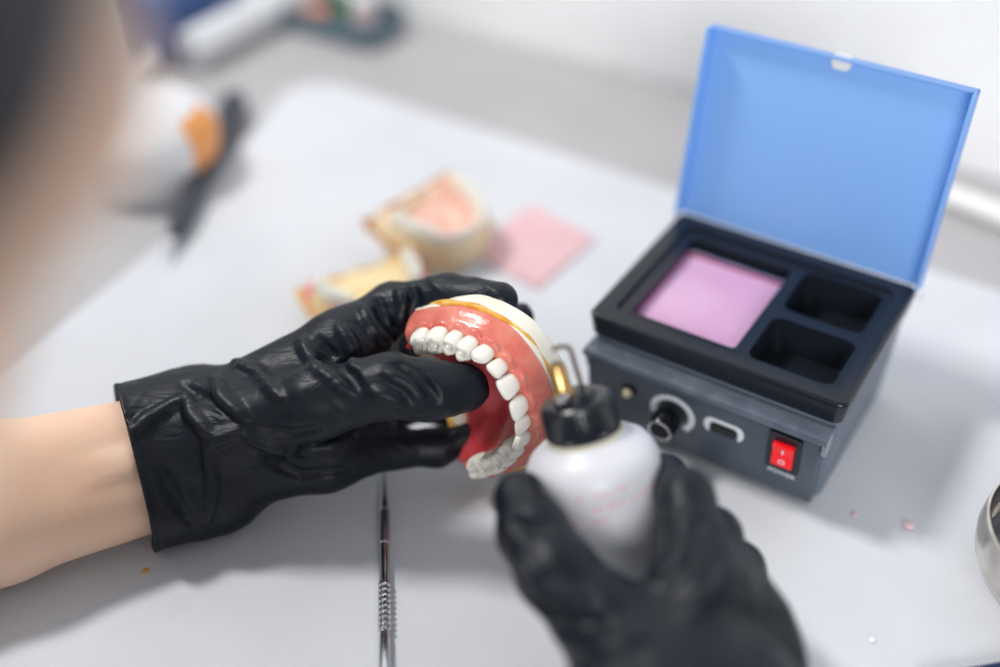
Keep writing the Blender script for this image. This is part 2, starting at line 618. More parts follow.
def build_heater():
    mm = 0.001
    # casing
    bm = rr_prism(2.5 * mm, 132.5 * mm, 3 * mm, 106 * mm, 3 * mm, 57.5 * mm, 5 * mm, taper=2.5 * mm)
    bo = bm_obj('casing', bm, M['body'], HEAT)
    for x in (14, 121):
        for y in (14, 95):
            f = lathe('foot', [(5 * mm, 0), (5.5 * mm, 0.5 * mm), (5.5 * mm, 4 * mm)], M['black_plastic'], HEAT, seg=20)
            f.location = (x * mm, y * mm, 0)
    # front panel housing, leaning back slightly toward its foot
    bm = bmesh.new()
    x0, x1 = 5 * mm, 128 * mm
    prof = [(-5.2, 46), (-5.2, 44), (-1.0, 4), (6, 3), (6, 52), (-4, 51.5)]
    a = [bm.verts.new((x0, y * mm, z * mm)) for y, z in prof]
    b = [bm.verts.new((x1, y * mm, z * mm)) for y, z in prof]
    bm.faces.new(a); bm.faces.new(b[::-1])
    for i in range(len(prof)):
        j = (i + 1) % len(prof)
        bm.faces.new((a[i], b[i], b[j], a[j]))
    bmesh.ops.bevel(bm, geom=bm.edges[:], offset=0.5 * mm, segments=2, profile=0.5, affect='EDGES')
    panel = bm_obj('front_panel', bm, M['panel'], HEAT)
    # overhanging smoky trim with end gussets
    bm = bmesh.new()
    rbox(bm, 3 * mm, 131.5 * mm, -8.5 * mm, 4.5 * mm, 51 * mm, 53.2 * mm, 0.8 * mm)
    rbox(bm, 3 * mm, 131.5 * mm, -8.7 * mm, -6.9 * mm, 49.3 * mm, 52.6 * mm, 0.6 * mm)
    bm_obj('trim_ledge', bm, M['trim'], HEAT)
    for gx in (4.0, 129.2):
        bm = bmesh.new()
        pr = [(-8.4, 52.5), (3.5, 52.5), (3.0, 42.0), (-1.5, 38), (-4.5, 40)]
        v0 = [bm.verts.new((gx * mm, y * mm, z * mm)) for y, z in pr]
        v1 = [bm.verts.new(((gx + 1.8) * mm, y * mm, z * mm)) for y, z in pr]
        bm.faces.new(v0); bm.faces.new(v1[::-1])
        for i in range(len(pr)):
            j = (i + 1) % len(pr)
            bm.faces.new((v0[i], v1[i], v1[j], v0[j]))
        bm_obj('end_bracket', bm, M['clear_trim'], HEAT)

    def on_panel(z):   # y of the leaning panel face
        return (-5.2 + (44 - z) / 40 * 4.2) * mm
    lean = math.atan2(4.2, 40)
    Rf = Matrix.Rotation(math.pi / 2 + lean, 4, 'X')     # local z -> out of the panel

    def front(o, x, z, out=0.0):
        o.matrix_parent_inverse = Matrix()
        o.matrix_local = Matrix.Translation((x * mm, on_panel(z) - out * mm, z * mm)) @ Rf
        return o
    # LED in a dark bezel
    led = front(lathe('indicator_lamp', [(4.2 * mm, 0), (4.2 * mm, 1.2 * mm), (3.2 * mm, 2.0 * mm), (3.0 * mm, 1.2 * mm), (0, 1.2 * mm)], M['black_gloss'], HEAT, seg=28), 28.5, 33.5)
    lathe('lens', [(2.7 * mm, 1.2 * mm), (2.6 * mm, 2.6 * mm), (1.5 * mm, 4.2 * mm), (0, 4.7 * mm)], M['led'], led, seg=24)
    # knob with printed arc
    kn = front(lathe('knob', [(7.6 * mm, 0.4 * mm), (7.4 * mm, 3 * mm), (6.9 * mm, 12.5 * mm), (6.2 * mm, 13.8 * mm), (4.8 * mm, 14 * mm), (0, 13.4 * mm)], M['black_gloss'], HEAT, seg=48), 52.5, 29.5)
    rg = lathe('chrome_ring', [(6.2 * mm, 13.6 * mm), (6.35 * mm, 14.1 * mm), (5.7 * mm, 14.35 * mm), (5.3 * mm, 14.0 * mm)], M['chrome'], kn, seg=48, close=False)

    def flat_ring(name, r0, r1, a0, a1, x, z, m):
        V, F = [], []
        n = 40
        for i in range(n + 1):
            a = math.radians(a0 + (a1 - a0) * i / n)
            for r in (r0, r1):
                V.append((r * mm * math.cos(a), r * mm * math.sin(a), 0.25 * mm))
            for r in (r1, r0):
                V.append((r * mm * math.cos(a), r * mm * math.sin(a), 0.0))
        for i in range(n):
            for k in range(4):
                F.append((i * 4 + k, i * 4 + (k + 1) % 4, i * 4 + 4 + (k + 1) % 4, i * 4 + 4 + k))
        F.append((0, 1, 2, 3)); F.append((n * 4 + 3, n * 4 + 2, n * 4 + 1, n * 4))
        return front(mesh_obj(name, V, F, m, HEAT, smooth=False), x, z)
    flat_ring('dial_marking', 9.0, 12.2, -50, 200, 53.0, 29.5, M['white_print'])
    # slot with rounded white outline
    bm = rr_prism(-10.5 * mm, 10.5 * mm, -5.2 * mm, 5.2 * mm, 0, 0.3 * mm, 4.5 * mm)
    fr = bm_obj('slot_outline', bm, M['white_print'], HEAT)
    c = bm_obj('c', rr_prism(-7.6 * mm, 7.6 * mm, -7.2 * mm, 2.9 * mm, -1 * mm, 1 * mm, 3 * mm), M['white_print'])
    boolean(fr, [c])
    front(fr, 80.5, 32.5)
    bm = rr_prism(-6.4 * mm, 6.4 * mm, -3.2 * mm, 2.2 * mm, -0.3 * mm, 0.9 * mm, 1.2 * mm)
    front(bm_obj('slot', bm, M['black_gloss'], HEAT), 80.5, 32.0)
    # rocker switch
    bz = bm_obj('switch_bezel', rr_prism(-8.2 * mm, 8.2 * mm, -12.5 * mm, 12.5 * mm, 0, 1.6 * mm, 1.2 * mm), M['black_plastic'], HEAT)
    front(bz, 112, 33.5)
    bm = bmesh.new()
    pr = [(-7.6, 0.8), (-7.6, 3.6), (0, 2.2), (7.6, 4.6), (7.6, 0.8)]
    a = [bm.verts.new((-5.2 * mm, y * mm, z * mm)) for y, z in pr]
    b = [bm.verts.new((5.2 * mm, y * mm, z * mm)) for y, z in pr]
    bm.faces.new(a); bm.faces.new(b[::-1])
    for i in range(len(pr)):
        j = (i + 1) % len(pr)
        bm.faces.new((a[i], b[i], b[j], a[j]))
    bmesh.ops.bevel(bm, geom=bm.edges[:], offset=0.35 * mm, segments=2, profile=0.5, affect='EDGES')
    rk = bm_obj('rocker', bm, M['red'], bz)
    rk['label'] = 'lit red rocker'
    bm = bmesh.new()
    rbox(bm, -0.35 * mm, 0.35 * mm, 1.6 * mm, 4.4 * mm, 3.0 * mm, 3.75 * mm, 0)
    mk = bm_obj('on_mark', bm, M['white_print'], bz)
    om = lathe('off_mark', [(1.1 * mm, 0), (1.1 * mm, 0.3 * mm), (1.6 * mm, 0.3 * mm), (1.6 * mm, 0)], M['white_print'], bz, seg=24, close=False)
    om.location = (0, -4.6 * mm, 3.0 * mm)

    def text(s, size, x, z, name='lettering'):
        cu = bpy.data.curves.new(name, 'FONT')
        cu.body = s
        cu.size = size * mm
        cu.align_x = 'CENTER'
        cu.align_y = 'CENTER'
        cu.extrude = 0.1 * mm
        t = bpy.data.objects.new(name, cu)
        col.objects.link(t)
        bpy.context.view_layer.update()
        me = bpy.data.meshes.new_from_object(t.evaluated_get(bpy.context.evaluated_depsgraph_get()))
        bpy.data.objects.remove(t)
        me.materials.clear()
        me.materials.append(M['white_print'])
        o = put(bpy.data.objects.new(name, me), HEAT)
        return front(o, x, z, 0.05)
    text('POWER', 4.0, 112, 17.5)

    # black tray top with three wells
    tray = bm_obj('tray', rr_prism(0, W_, 0, D_, 56.5 * mm, H_, 5 * mm, taper=1.6 * mm), M['black_plastic'], HEAT)
    es = None
    bm = bmesh.new(); bm.from_mesh(tray.data)
    es = [e for e in bm.edges if abs(e.verts[0].co.z - H_) < 1e-6 and abs(e.verts[1].co.z - H_) < 1e-6]
    bmesh.ops.bevel(bm, geom=es, offset=2.4 * mm, segments=4, profile=0.5, affect='EDGES')
    # solid depth for the wells
    bm.to_mesh(tray.data); bm.free()
    cut = []
    # shallow dished step
    cut.append(bm_obj('c', rr_prism(9 * mm, 127 * mm, 8 * mm, 100 * mm, H_ - 2.2 * mm, H_ + 5 * mm, 5 * mm, taper=1.5 * mm), M['black_plastic']))
    boolean(tray, cut)
    cut = [bm_obj('c', rr_prism(x0 * mm, x1 * mm, y0 * mm, y1 * mm, 50 * mm, H_ + 5 * mm, r * mm, taper=0), M['black_plastic'])
           for x0, x1, y0, y1, r in ((15, 75, 13, 93, 3), (78.5, 124, 55.5, 96, 6), (78.5, 125, 11, 51.5, 6))]
    boolean(tray, cut)
    cut = [bm_obj('c', rr_prism(x0 * mm, x1 * mm, y0 * mm, y1 * mm, 30 * mm, 80 * mm, r * mm), M['black_plastic'])
           for x0, x1, y0, y1, r in ((14.5, 75.5, 12.5, 93.5, 3), (78, 124.5, 55, 96.5, 6), (78, 125.5, 10.5, 52, 6))]
    boolean(bo, cut)

    def well(x0, x1, y0, y1, r, zb, m, name='well'):
        t = 1.0
        outer = bm_obj(name, rr_prism((x0 - .4) * mm, (x1 + .4) * mm, (y0 - .4) * mm, (y1 + .4) * mm, (zb - 1.2) * mm, H_ - 2.0 * mm, r * mm, taper=0.2 * mm), m, HEAT)
        c = bm_obj('c', rr_prism((x0 + t) * mm, (x1 - t) * mm, (y0 + t) * mm, (y1 - t) * mm, zb * mm, H_ + 5 * mm, (r - .5) * mm, taper=2.5 * mm), m)
        return boolean(outer, [c])
    w1 = well(15, 75, 13, 93, 3, 46, M['black_plastic'])
    well(78.5, 124, 55.5, 96, 6, 49, M['black_plastic'])
    well(78.5, 125, 11, 51.5, 6, 49, M['black_plastic'])
    wx = bm_obj('molten_wax', rr_prism(17.3 * mm, 73 * mm, 15.3 * mm, 84 * mm, 47.5 * mm, 61 * mm, 3 * mm, taper=1.5 * mm), M['pinkwax'], HEAT)
    wx['label'] = 'pink wax filling the left well'
    ln = bm_obj('pan_liner', rr_prism(16.2 * mm, 74 * mm, 14.2 * mm, 85 * mm, 55 * mm, 62.6 * mm, 3.5 * mm), M['pan'], HEAT)
    c = bm_obj('c', rr_prism(17.8 * mm, 72.5 * mm, 15.8 * mm, 83.5 * mm, 50 * mm, 70 * mm, 3 * mm), M['pan'])
    boolean(ln, [c])
    ln['label'] = 'magenta stained pan liner'
    bm = bmesh.new()
    rbox(bm, 17.2 * mm, 73.2 * mm, 84.2 * mm, 86.0 * mm, 50 * mm, 63.5 * mm, 0.6 * mm)
    bm_obj('well_divider', bm, M['steel'], HEAT)

    # lid: shallow blue shell standing open
    LA = 1.4138
    L, fl, th = 106.5, 9.5, 1.6
    lid = bpy.data.objects.new('lid', bpy.data.meshes.new('lid'))
    bm = bmesh.new()
    # local frame: x along hinge, y up the lid, z toward the front (inner side)
    rbox(bm, 0, 136.3 * mm, 0, L * mm, -th * mm, 0, 0.6 * mm)
    rbox(bm, 0, th * mm, 1 * mm, L * mm, -th * mm, fl * mm, 0.6 * mm)
    rbox(bm, (136.3 - th) * mm, 136.3 * mm, 1 * mm, L * mm, -th * mm, fl * mm, 0.6 * mm)
    rbox(bm, 0, 136.3 * mm, (L - th) * mm, L * mm, -th * mm, fl * 0.45 * mm, 0.6 * mm)
    bm.to_mesh(lid.data); bm.free()
    lid.data.materials.append(M['lid'])
    lid.data.shade_smooth(); lid.data.set_sharp_from_angle(angle=math.radians(35))
    put(lid, HEAT)
    lid['label'] = 'open translucent blue lid'
    yv = Vector((0, math.cos(LA), math.sin(LA)))
    xv = Vector((1, 0, 0))
    zv = xv.cross(yv)
    R = Matrix((xv, yv, zv)).transposed()
    lid.matrix_local = Matrix.Translation((-0.4 * mm, D_ - 0.5 * mm, H_ - 0.3 * mm)) @ R.to_4x4()
    bm = rr_prism(-5 * mm, 5 * mm, -4.5 * mm, 3.5 * mm, 0, 1.5 * mm, 3 * mm)
    tb = bm_obj('finger_tab', bm, M['white_plastic'], lid)
    tb.location = (70 * mm, (L - 2.0) * mm, 4.4 * mm * 0.2)
    for x in (-1.6, 136.4):
        p = lathe('hinge_pin', [(0, 0), (2.2 * mm, 0.1 * mm), (2.4 * mm, 2.4 * mm), (1.4 * mm, 3.2 * mm), (0, 3.4 * mm)], M['white_plastic'], HEAT, seg=20)
        p.matrix_local = Matrix.Translation(((x - 1) * mm, D_ - 2.5 * mm, H_ - 3.5 * mm)) @ Matrix.Rotation(math.pi / 2, 4, 'Y')


build_heater()
# ------------------------------------------------------------------ denture casts
AX, AY, AP = 28.0, 35.5, 2.2


def arch_pts(n=160):
    th = np.linspace(0, math.pi, n)
    x = AX * np.sign(np.cos(th)) * np.abs(np.cos(th)) ** (2 / AP)
    y = AY * np.abs(np.sin(th)) ** (2 / AP)
    return np.stack([x, y], 1)


_ap = arch_pts()
_apx = np.concatenate([[[AX, -25.0]], _ap, [[-AX, -25.0]]])


def arch_d(P2):
    """signed distance to the arch line, negative on the tongue side"""
    A = _apx[:-1].astype(np.float32); B = _apx[1:].astype(np.float32)
    best = np.full(len(P2), 1e9, np.float32)
    for a, b in zip(A, B):
        ab = b - a
        L = float(ab @ ab)
        if L < 1e-9: continue
        t = np.clip(((P2 - a) @ ab) / L, 0, 1)
        d = P2 - a - t[:, None] * ab
        best = np.minimum(best, (d * d).sum(1))
    best = np.sqrt(best)
    y = P2[:, 1]; x = np.abs(P2[:, 0])
    inside = np.where(y < 0, x < AX, (np.clip(x / AX, 0, None) ** AP + (np.clip(y, 0, None) / AY) ** AP) < 1)
    return np.where(inside, -best, best)


_gx = np.arange(-48, 48.1, 0.75, dtype=np.float32)
_gy = np.arange(-26, 62.1, 0.75, dtype=np.float32)
_gd = arch_d(np.stack(np.meshgrid(_gx, _gy, indexing='ij'), -1).reshape(-1, 2)).reshape(len(_gx), len(_gy))


def adist(P):
    i = np.clip((P[:, 0] - _gx[0]) / 0.75, 0, len(_gx) - 1.001)
    j = np.clip((P[:, 1] - _gy[0]) / 0.75, 0, len(_gy) - 1.001)
    i0 = i.astype(int); j0 = j.astype(int); fi = i - i0; fj = j - j0
    return (_gd[i0, j0] * (1 - fi) * (1 - fj) + _gd[i0 + 1, j0] * fi * (1 - fj) + _gd[i0, j0 + 1] * (1 - fi) * fj + _gd[i0 + 1, j0 + 1] * fi * fj)


def sst(a, b, x):
    t = np.clip((x - a) / (b - a), 0, 1)
    return t * t * (3 - 2 * t)


nz1 = SNoise(0.35, 3); nz2 = SNoise(0.9, 5); nz3 = SNoise(0.16, 9)
POST = -9.0     # rear end of the wax
# tooth centres along the arch
_cum = np.concatenate([[0], np.cumsum(np.linalg.norm(np.diff(_ap, axis=0), axis=1))])
_mid = _cum[-1] / 2
TW = [8.9, 7.0, 7.9, 7.2, 6.9, 9.6, 9.2]
_sc = (_mid - 1.0) / sum(TW) * 1.045
TEETH = []
for side in (1, -1):
    s = 0
    for i, w in enumerate(TW):
        w *= _sc
        q = _mid + side * (s + w / 2)
        s += w
        p = np.array([np.interp(q, _cum, _ap[:, 0]), np.interp(q, _cum, _ap[:, 1])])
        p2 = np.array([np.interp(q + .5, _cum, _ap[:, 0]), np.interp(q + .5, _cum, _ap[:, 1])])
        p1 = np.array([np.interp(q - .5, _cum, _ap[:, 0]), np.interp(q - .5, _cum, _ap[:, 1])])
        if q < 0.5: p1 = p; p2 = p + [0, .5]
        t = (p2 - p1); t /= (np.linalg.norm(t) + 1e-9)
        nrm = np.array([-t[1], t[0]])
        if nrm @ (p - np.array([0, 8])) < 0: nrm = -nrm
        TEETH.append((i, side, w, p, t, nrm))


def gum_field(P, flat=False):
    d = adist(P)
    z = P[:, 2]
    wv = 4.6 + 4.6 * sst(1.0, -8.0, z) + 0.35 * nz1(P)
    outer = (d - wv) * 0.85
    low = -(z + 11.5 + 1.6 * nz3(P * 1.3) + 0.7 * nz1(P))
    top = z - 1.1 - 0.3 * nz1(P) + 0.02 * np.abs(d) ** 2
    inner = -(d + 1.5)
    # tooth sockets: little collars round every neck
    col_ = None
    for (i, side, w, p, t, nrm) in TEETH:
        dx = P[:, 0] - p[0]; dy = P[:, 1] - p[1]
        u = dx * t[0] + dy * t[1]; v = dx * nrm[0] + dy * nrm[1]
        f = np.sqrt(u * u / (w * .5) ** 2 + v * v / 5.0 ** 2 + 1e-6) - 1
        c = np.sqrt((f * 3.6) ** 2 + (z - 0.3) ** 2) - 1.35
        col_ = c if col_ is None else np.minimum(col_, c)
    g = smax(outer, top, 2.5)
    g = smin(g, col_, 1.6)
    g = smax(g, low, 1.0)
    g = smax(g, inner, 0.5)
    g = smax(g, (POST - P[:, 1]), 2.0)
    return g


def palate_field(P):
    d = adist(P)
    z = P[:, 2]
    m = np.clip((-d - 3.2) / 15.0, 0, 1)
    ztop = 1.0 - 13.0 * (1 - (1 - m) ** 2.3) - 0.35 * nz1(P) - 0.5 * np.exp(-((P[:, 0]) / 1.6) ** 2) * (m > .3)
    ztop = ztop + 0.45 * np.sin(P[:, 1] * 1.15 + 2 * np.cos(P[:, 0] * .2)) * sst(14, 22, P[:, 1]) * sst(0.15, .5, m)
    g = (z - ztop) * 0.62
    g = smax(g, d + 1.2, 0.6)
    g = smax(g, -(z + 16), 0.6)
    g = smax(g, POST + 1.0 - P[:, 1] - 0.12 * np.abs(P[:, 0]) + 0.5 * nz2(P * .4), 1.2)
    return g


def base_field(P):
    d = adist(P)
    z = P[:, 2]
    out = d - 9.8 - 0.05 * (-10 - z) - 0.3 * nz1(P * .8)
    g = smax(out, z + 8.6 + 0.5 * nz1(P) + 6.5 * sst(-1.5, -5.0, d) * sst(-10.5, -8.5, P[:, 1]), 1.2)
    g = smax(g, -(z + 19.5 - 4.0 * sst(22, -6, P[:, 1])), 1.5)
    g = smax(g, -15.0 - P[:, 1] + 0.9 * nz1(P) , 1.5)
    # tongue side hollow from behind
    return g


def lip_field(P):
    """thin amber wax line where pink wax meets the plaster"""
    d = adist(P)
    z = P[:, 2]
    zc = -10.9 - 1.6 * nz3(P * 1.3) - 0.7 * nz1(P)
    f = np.sqrt((d - 9.4) ** 2 + (z - zc) ** 2) - (1.25 + 0.5 * nz2(P * .5))
    e = np.sqrt((P[:, 1] + 14.6 - nz1(P)) ** 2 + (z - zc - 2) ** 2) - (1.9 + 0.6 * nz2(P * .5))
    f = smin(f, smax(e, d - 10.0, 1.0), 1.5)
    return smax(f, POST - 7.5 - P[:, 1], 1.0)


def flat_tongue_field(P):
    """lower cast: plaster shelf between the two ridges"""
    d = adist(P)
    z = P[:, 2]
    g = smax(d + 1, z + 5.5 + 0.5 * nz1(P), 2)
    g = smax(g, -(z + 14), 1)
    return smax(g, -10 - P[:, 1], 2)


def tooth_mesh(i, w):
    """crown: x along the arch, y toward the lips, z toward the bite"""
    front = i < 3
    h = [10.2, 9.4, 9.8, 8.0, 7.6, 7.0, 6.8][i]
    dep = [6.6, 6.0, 7.4, 8.6, 8.8, 10.2, 10.0][i]
    seg, V, F = 28, [], []
    lv = []
    if front:
        for t in np.linspace(0, 1, 9):
            z = -2.0 + (h + 2.0) * t
            ww = w * 0.5 * (0.72 + 0.30 * math.sin(min(1, t * 1.25) * math.pi / 2))
            dd = dep * 0.5 * (1 - 0.74 * t ** 1.3)
            off = 0.9 * t + 0.5 * math.sin(t * math.pi)
            if i == 2:
                ww *= 1 - 0.35 * max(0, t - .7) / .3
            lv.append((z, ww, dd, off, 2.6))
        lv.append((h + 0.35, lv[-1][1] * .86, lv[-1][2] * .55, lv[-1][3], 2.4))
    else:
        for t in np.linspace(0, 1, 7):
            z = -2.0 + (h + 2.0 - 1.4) * t
            k = 0.80 + 0.22 * math.sin(t * math.pi * 0.62)
            lv.append((z, w * .5 * k, dep * .5 * (k - .16 * t * t), 0.3, 3.0))
        lv.append((h - 0.5, w * .5 * .88, dep * .5 * .72, 0.3, 2.8))
    for z, ww, dd, off, e in lv:
        for k in range(seg):
            a = 2 * math.pi * k / seg
            cx, sy = math.cos(a), math.sin(a)
            x = ww * np.sign(cx) * abs(cx) ** (2 / e)
            y = dd * np.sign(sy) * abs(sy) ** (2 / e) + off
            zz = z
            if front and z > h - 1:      # slightly convex edge
                zz -= 0.9 * (x / (w * .5)) ** 4 + (1.6 * abs(x) / (w * .5) if i == 2 else 0)
            if front and z > 0:           # fullness of the labial face
                y += 0.35 * math.cos(x / (w * .5) * 1.3) * (1 if sy > 0 else 0)
            V.append((x, y, zz))
    n = len(lv)
    if not front:
        for rr in (0.66, 0.38, 0.14):
            for k in range(seg):
                a = 2 * math.pi * k / seg
                cu = (abs(math.sin(2 * a)) if i >= 5 else abs(math.sin(a)))
                top = h + {0.66: 0.5, 0.38: -0.5, 0.14: -1.5}[rr] + cu * {0.66: 1.2, 0.38: 0.9, 0.14: 0.2}[rr] - 0.5
                V.append((w * .5 * rr * math.cos(a), dep * .5 * rr * math.sin(a) + 0.3, top))
            n += 1
    for r in range(n - 1):
        for k in range(seg):
            k2 = (k + 1) % seg
            F.append((r * seg + k, r * seg + k2, (r + 1) * seg + k2, (r + 1) * seg + k))
    V.append((0, V[(n - 1) * seg][1] if False else np.mean([v[1] for v in V[(n - 1) * seg:]]), np.mean([v[2] for v in V[(n - 1) * seg:n * seg]])))
    c = len(V) - 1
    for k in range(seg):
        F.append(((n - 1) * seg + k, (n - 1) * seg + (k + 1) % seg, c))
    F.append(tuple(range(seg))[::-1])
    return np.array(V), F


_surf_cache = {}


def surf(key, fn, lo, hi, h):
    if key not in _surf_cache:
        _surf_cache[key] = surfnets(fn, lo, hi, h)
    return _surf_cache[key]


KIND = ['incisor', 'incisor', 'canine', 'premolar', 'premolar', 'molar', 'molar']


def make_cast(label, M3, loc, scale, mats, lower=False, fine=True, skip=(), cat='denture cast', group=None):
    T = thing('denture_cast', label, cat, loc, M3, group)
    s = scale / 1000

    def add(name, fn, lo, hi, h, m):
        V, Q = surf((name, lower, fine), fn, lo, hi, h)
        return np_mesh(name, V * s, Q, m, T)
    hh = 0.6 if fine else 1.0
    add('plaster_base', base_field, (-42, -20, -24), (42, 54, -4), hh, mats['base'])
    add('wax_gum', gum_field, (-40, -14, -20), (40, 52, 6), hh * .8, mats['gum'])
    if lower:
        add('tongue_shelf', flat_tongue_field, (-28, -14, -17), (28, 42, 0), hh, mats['base'])
    else:
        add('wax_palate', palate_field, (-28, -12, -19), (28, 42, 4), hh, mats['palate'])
    add('wax_margin', lip_field, (-40, -20, -18), (40, 54, -4), hh * .8, mats['lip'])
    for n_, (i, side, w, p, t, nrm) in enumerate(TEETH):
        if i in skip: continue
        key = ('tooth', i)
        if key not in _surf_cache:
            V, F = tooth_mesh(i, w)
            me = bpy.data.meshes.new(KIND[i])
            me.from_pydata([tuple(map(float, v * 0.001)) for v in V], [], F)
            me.update(); me.shade_smooth()
            me.materials.append(M['tooth'])
            _surf_cache[key] = me
        o = put(bpy.data.objects.new(KIND[i], _surf_cache[key]), T)
        xx = Vector((t[0], t[1], 0)); yy = Vector((nrm[0], nrm[1], 0)); zz = Vector((0, 0, 1))
        if xx.cross(yy).z < 0: xx = -xx
        R = Matrix((xx, yy, zz)).transposed()
        r2 = random.Random(n_)
        tilt = Matrix.Rotation(math.radians(-10 if i < 3 else (4 if i < 5 else 6)) + r2.uniform(-.05, .05), 3, 'X') @ Matrix.Rotation(r2.uniform(-.07, .07), 3, 'Z') @ Matrix.Rotation(r2.uniform(-.04, .04), 3, 'Y')
        o.matrix_local = Matrix.Translation(Vector((p[0] * s, p[1] * s, r2.uniform(-.3, .3) * s))) @ (R @ tilt).to_4x4() @ Matrix.Scale(scale * 1.03, 4)
    return T


# the cast held in the hand: bite side turned toward the viewer and to the lower left
nn = camdir(-.567, -.42, .703)
Lx = camdir(.39, -.895, -.22)
Lx = Lx - nn * (Lx @ nn); Lx /= np.linalg.norm(Lx)
Ay = np.cross(nn, Lx)
R3 = Matrix((Vector(Lx), Vector(Ay), Vector(nn))).transposed()
CS = 1.2
mid = at(444, 409, 0.575)            # between the rearmost teeth, bite level
c0 = mid - nn * 0.007 * CS - Ay * 0.002
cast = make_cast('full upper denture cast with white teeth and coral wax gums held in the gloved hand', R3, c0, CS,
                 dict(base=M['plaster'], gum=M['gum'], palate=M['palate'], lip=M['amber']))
# ------------------------------------------------------------------ the person: body, gloves, hair, coat
F32 = lambda a: np.asarray(a, np.float32)


def J(*q):
    """list of (u, v, depth, radius) -> points and radii"""
    return [F32(at(a, b, c)) for a, b, c, r in q], [r for a, b, c, r in q]


# left arm and hand
LA_dir = at(0, 503, 0.560) - at(150, 463, 0.583); LA_dir /= np.linalg.norm(LA_dir)
L_wrist = F32(at(172, 458, 0.585))
L_elbow = F32(L_wrist + LA_dir * 0.245 + np.array([0, 0, .005]))
L_hand = dict(
    index=J((345, 350, .588, .0190), (392, 309, .598, .0122), (448, 296, .590, .0102), (500, 300, .576, .0086)),
    middle=J((366, 372, .606, .0170), (430, 318, .632, .0110), (487, 318, .634, .0090), (519, 318, .612, .0076)),
    ring=J((356, 412, .606, .0165), (425, 398, .634, .0108), (490, 425, .634, .0090), (530, 452, .612, .0078)),
    pinky=J((326, 452, .588, .0180), (392, 448, .602, .0100), (436, 448, .606, .0088), (470, 436, .607, .0078)),
    thumb=J((235, 428, .572, .0180), (318, 402, .555, .0165), (388, 386, .548, .0140), (428, 390, .550, .0132), (464, 388, .556, .0112)),
)
# right arm and hand
R_hand = dict(
    index=J((700, 590, .465, .0185), (686, 500, .490, .0110), (664, 478, .520, .0092), (630, 478, .540, .0080)),
    middle=J((735, 612, .478, .0165), (712, 535, .505, .0110), (684, 512, .545, .0095), (640, 515, .560, .0082)),
    ring=J((752, 640, .478, .0160), (738, 568, .515, .0105), (700, 545, .552, .0092), (650, 552, .566, .0080)),
    pinky=J((762, 668, .470, .0150), (752, 608, .515, .0095), (715, 585, .545, .0085), (670, 588, .556, .0074)),
    thumb=J((650, 680, .450, .0195), (602, 620, .458, .0175), (556, 572, .466, .0150), (534, 532, .478, .0138), (521, 499, .490, .0112)),
)
R_wrist = F32(at(690, 745, .425))
R_elbow = F32(R_wrist + np.array([-0.045, -0.235, 0.0]))


def hand_field(P, hand, wrist, elbow, k=0.006, grow=0.0, palm_r=.0155, cuff=True, side=None):
    f = None
    for nm, (pts, rs) in hand.items():
        rs = [r + grow for r in rs]
        g = polycap(P, pts, rs, 0.005)
        f = g if f is None else smin(f, g, 0.0045)
    palm = None
    for nm in ('index', 'middle', 'ring', 'pinky'):
        pts, rs = hand[nm]
        off = (pts[0] - np.mean([hand[q][0][0] for q in ('index', 'pinky')], 0)) * 0.42
        g = cap(P, wrist + off, pts[0], .020 + grow, rs[0] + grow)
        palm = g if palm is None else smin(palm, g, 0.010)
    g = cap(P, hand['thumb'][0][0], wrist + (hand['thumb'][0][0] - wrist) * .3, .020 + grow, .021 + grow)
    palm = smin(palm, g, 0.014)
    # web between thumb and index
    a = (hand['thumb'][0][1] * .5 + hand['thumb'][0][0] * .5); b = hand['index'][0][0]
    g = cap(P, a, b, .010 + grow, .011 + grow)
    palm = smin(palm, g, 0.012)
    return smin(f, palm, 0.008)


def arm_field(P, wrist, elbow, shoulder, wide, grow=0.0):
    """forearm flattened toward the wrist; wide = unit vector across the wrist"""
    w = F32(wide)
    e = F32(elbow)
    d = wrist - e
    f = None
    for s in (-1, 1):
        g = polycap(P, [wrist + s * w * .0115, wrist - d * .33 + s * w * .0125, wrist - d * .66 + s * w * .011, e + s * w * .006],
                    [.0200 + grow, .0235 + grow, .0305 + grow, .034 + grow], 0.01)
        f = g if f is None else smin(f, g, 0.018)
    g = polycap(P, [e, F32(shoulder)], [.037 + grow, .047 + grow], .01)
    return smin(f, g, 0.02)


# wrist-across vectors
def perp(w, axis):
    axis = axis / np.linalg.norm(axis)
    w = w - axis * (w @ axis)
    return F32(w / np.linalg.norm(w))


L_wide = perp(camdir(.25, .90, -.35), L_elbow - L_wrist)
R_wide = perp(camdir(.95, .1, -.2), R_elbow - R_wrist)

TX = F32([EX[0], EX[1], 0]); TF = F32([EY[0], EY[1], 0])
TXh = F32([math.cos(YAW + .3), math.sin(YAW + .3), 0]); TFh = F32([-math.sin(YAW + .3), math.cos(YAW + .3), 0])
HC = F32(at(-374, -135, .192))           # head centre
facing = TFh * math.cos(math.radians(38)) - F32([0, 0, math.sin(math.radians(38))])
hf = facing / np.linalg.norm(facing)
hl = -TXh                                   # the person's left
hu = np.cross(hf, hl); hu /= np.linalg.norm(hu)
if hu[2] < 0: hu = -hu
RH = np.stack([hf, hl, hu]).astype(np.float32)


def hp(f, l, u):
    return HC + F32(hf * f + hl * l + hu * u)


NECK = F32(HC - TF * .085 + F32([0, 0, -.115]))
CHEST = F32(NECK - TF * .09 + F32([0, 0, -.14]))
BELLY = F32(CHEST - TF * .07 + F32([0, 0, -.20]))
L_sh = F32(NECK - TF * .055 - TX * .165 + F32([0, 0, -.055]))
R_sh = F32(NECK - TF * .055 + TX * .165 + F32([0, 0, -.055]))


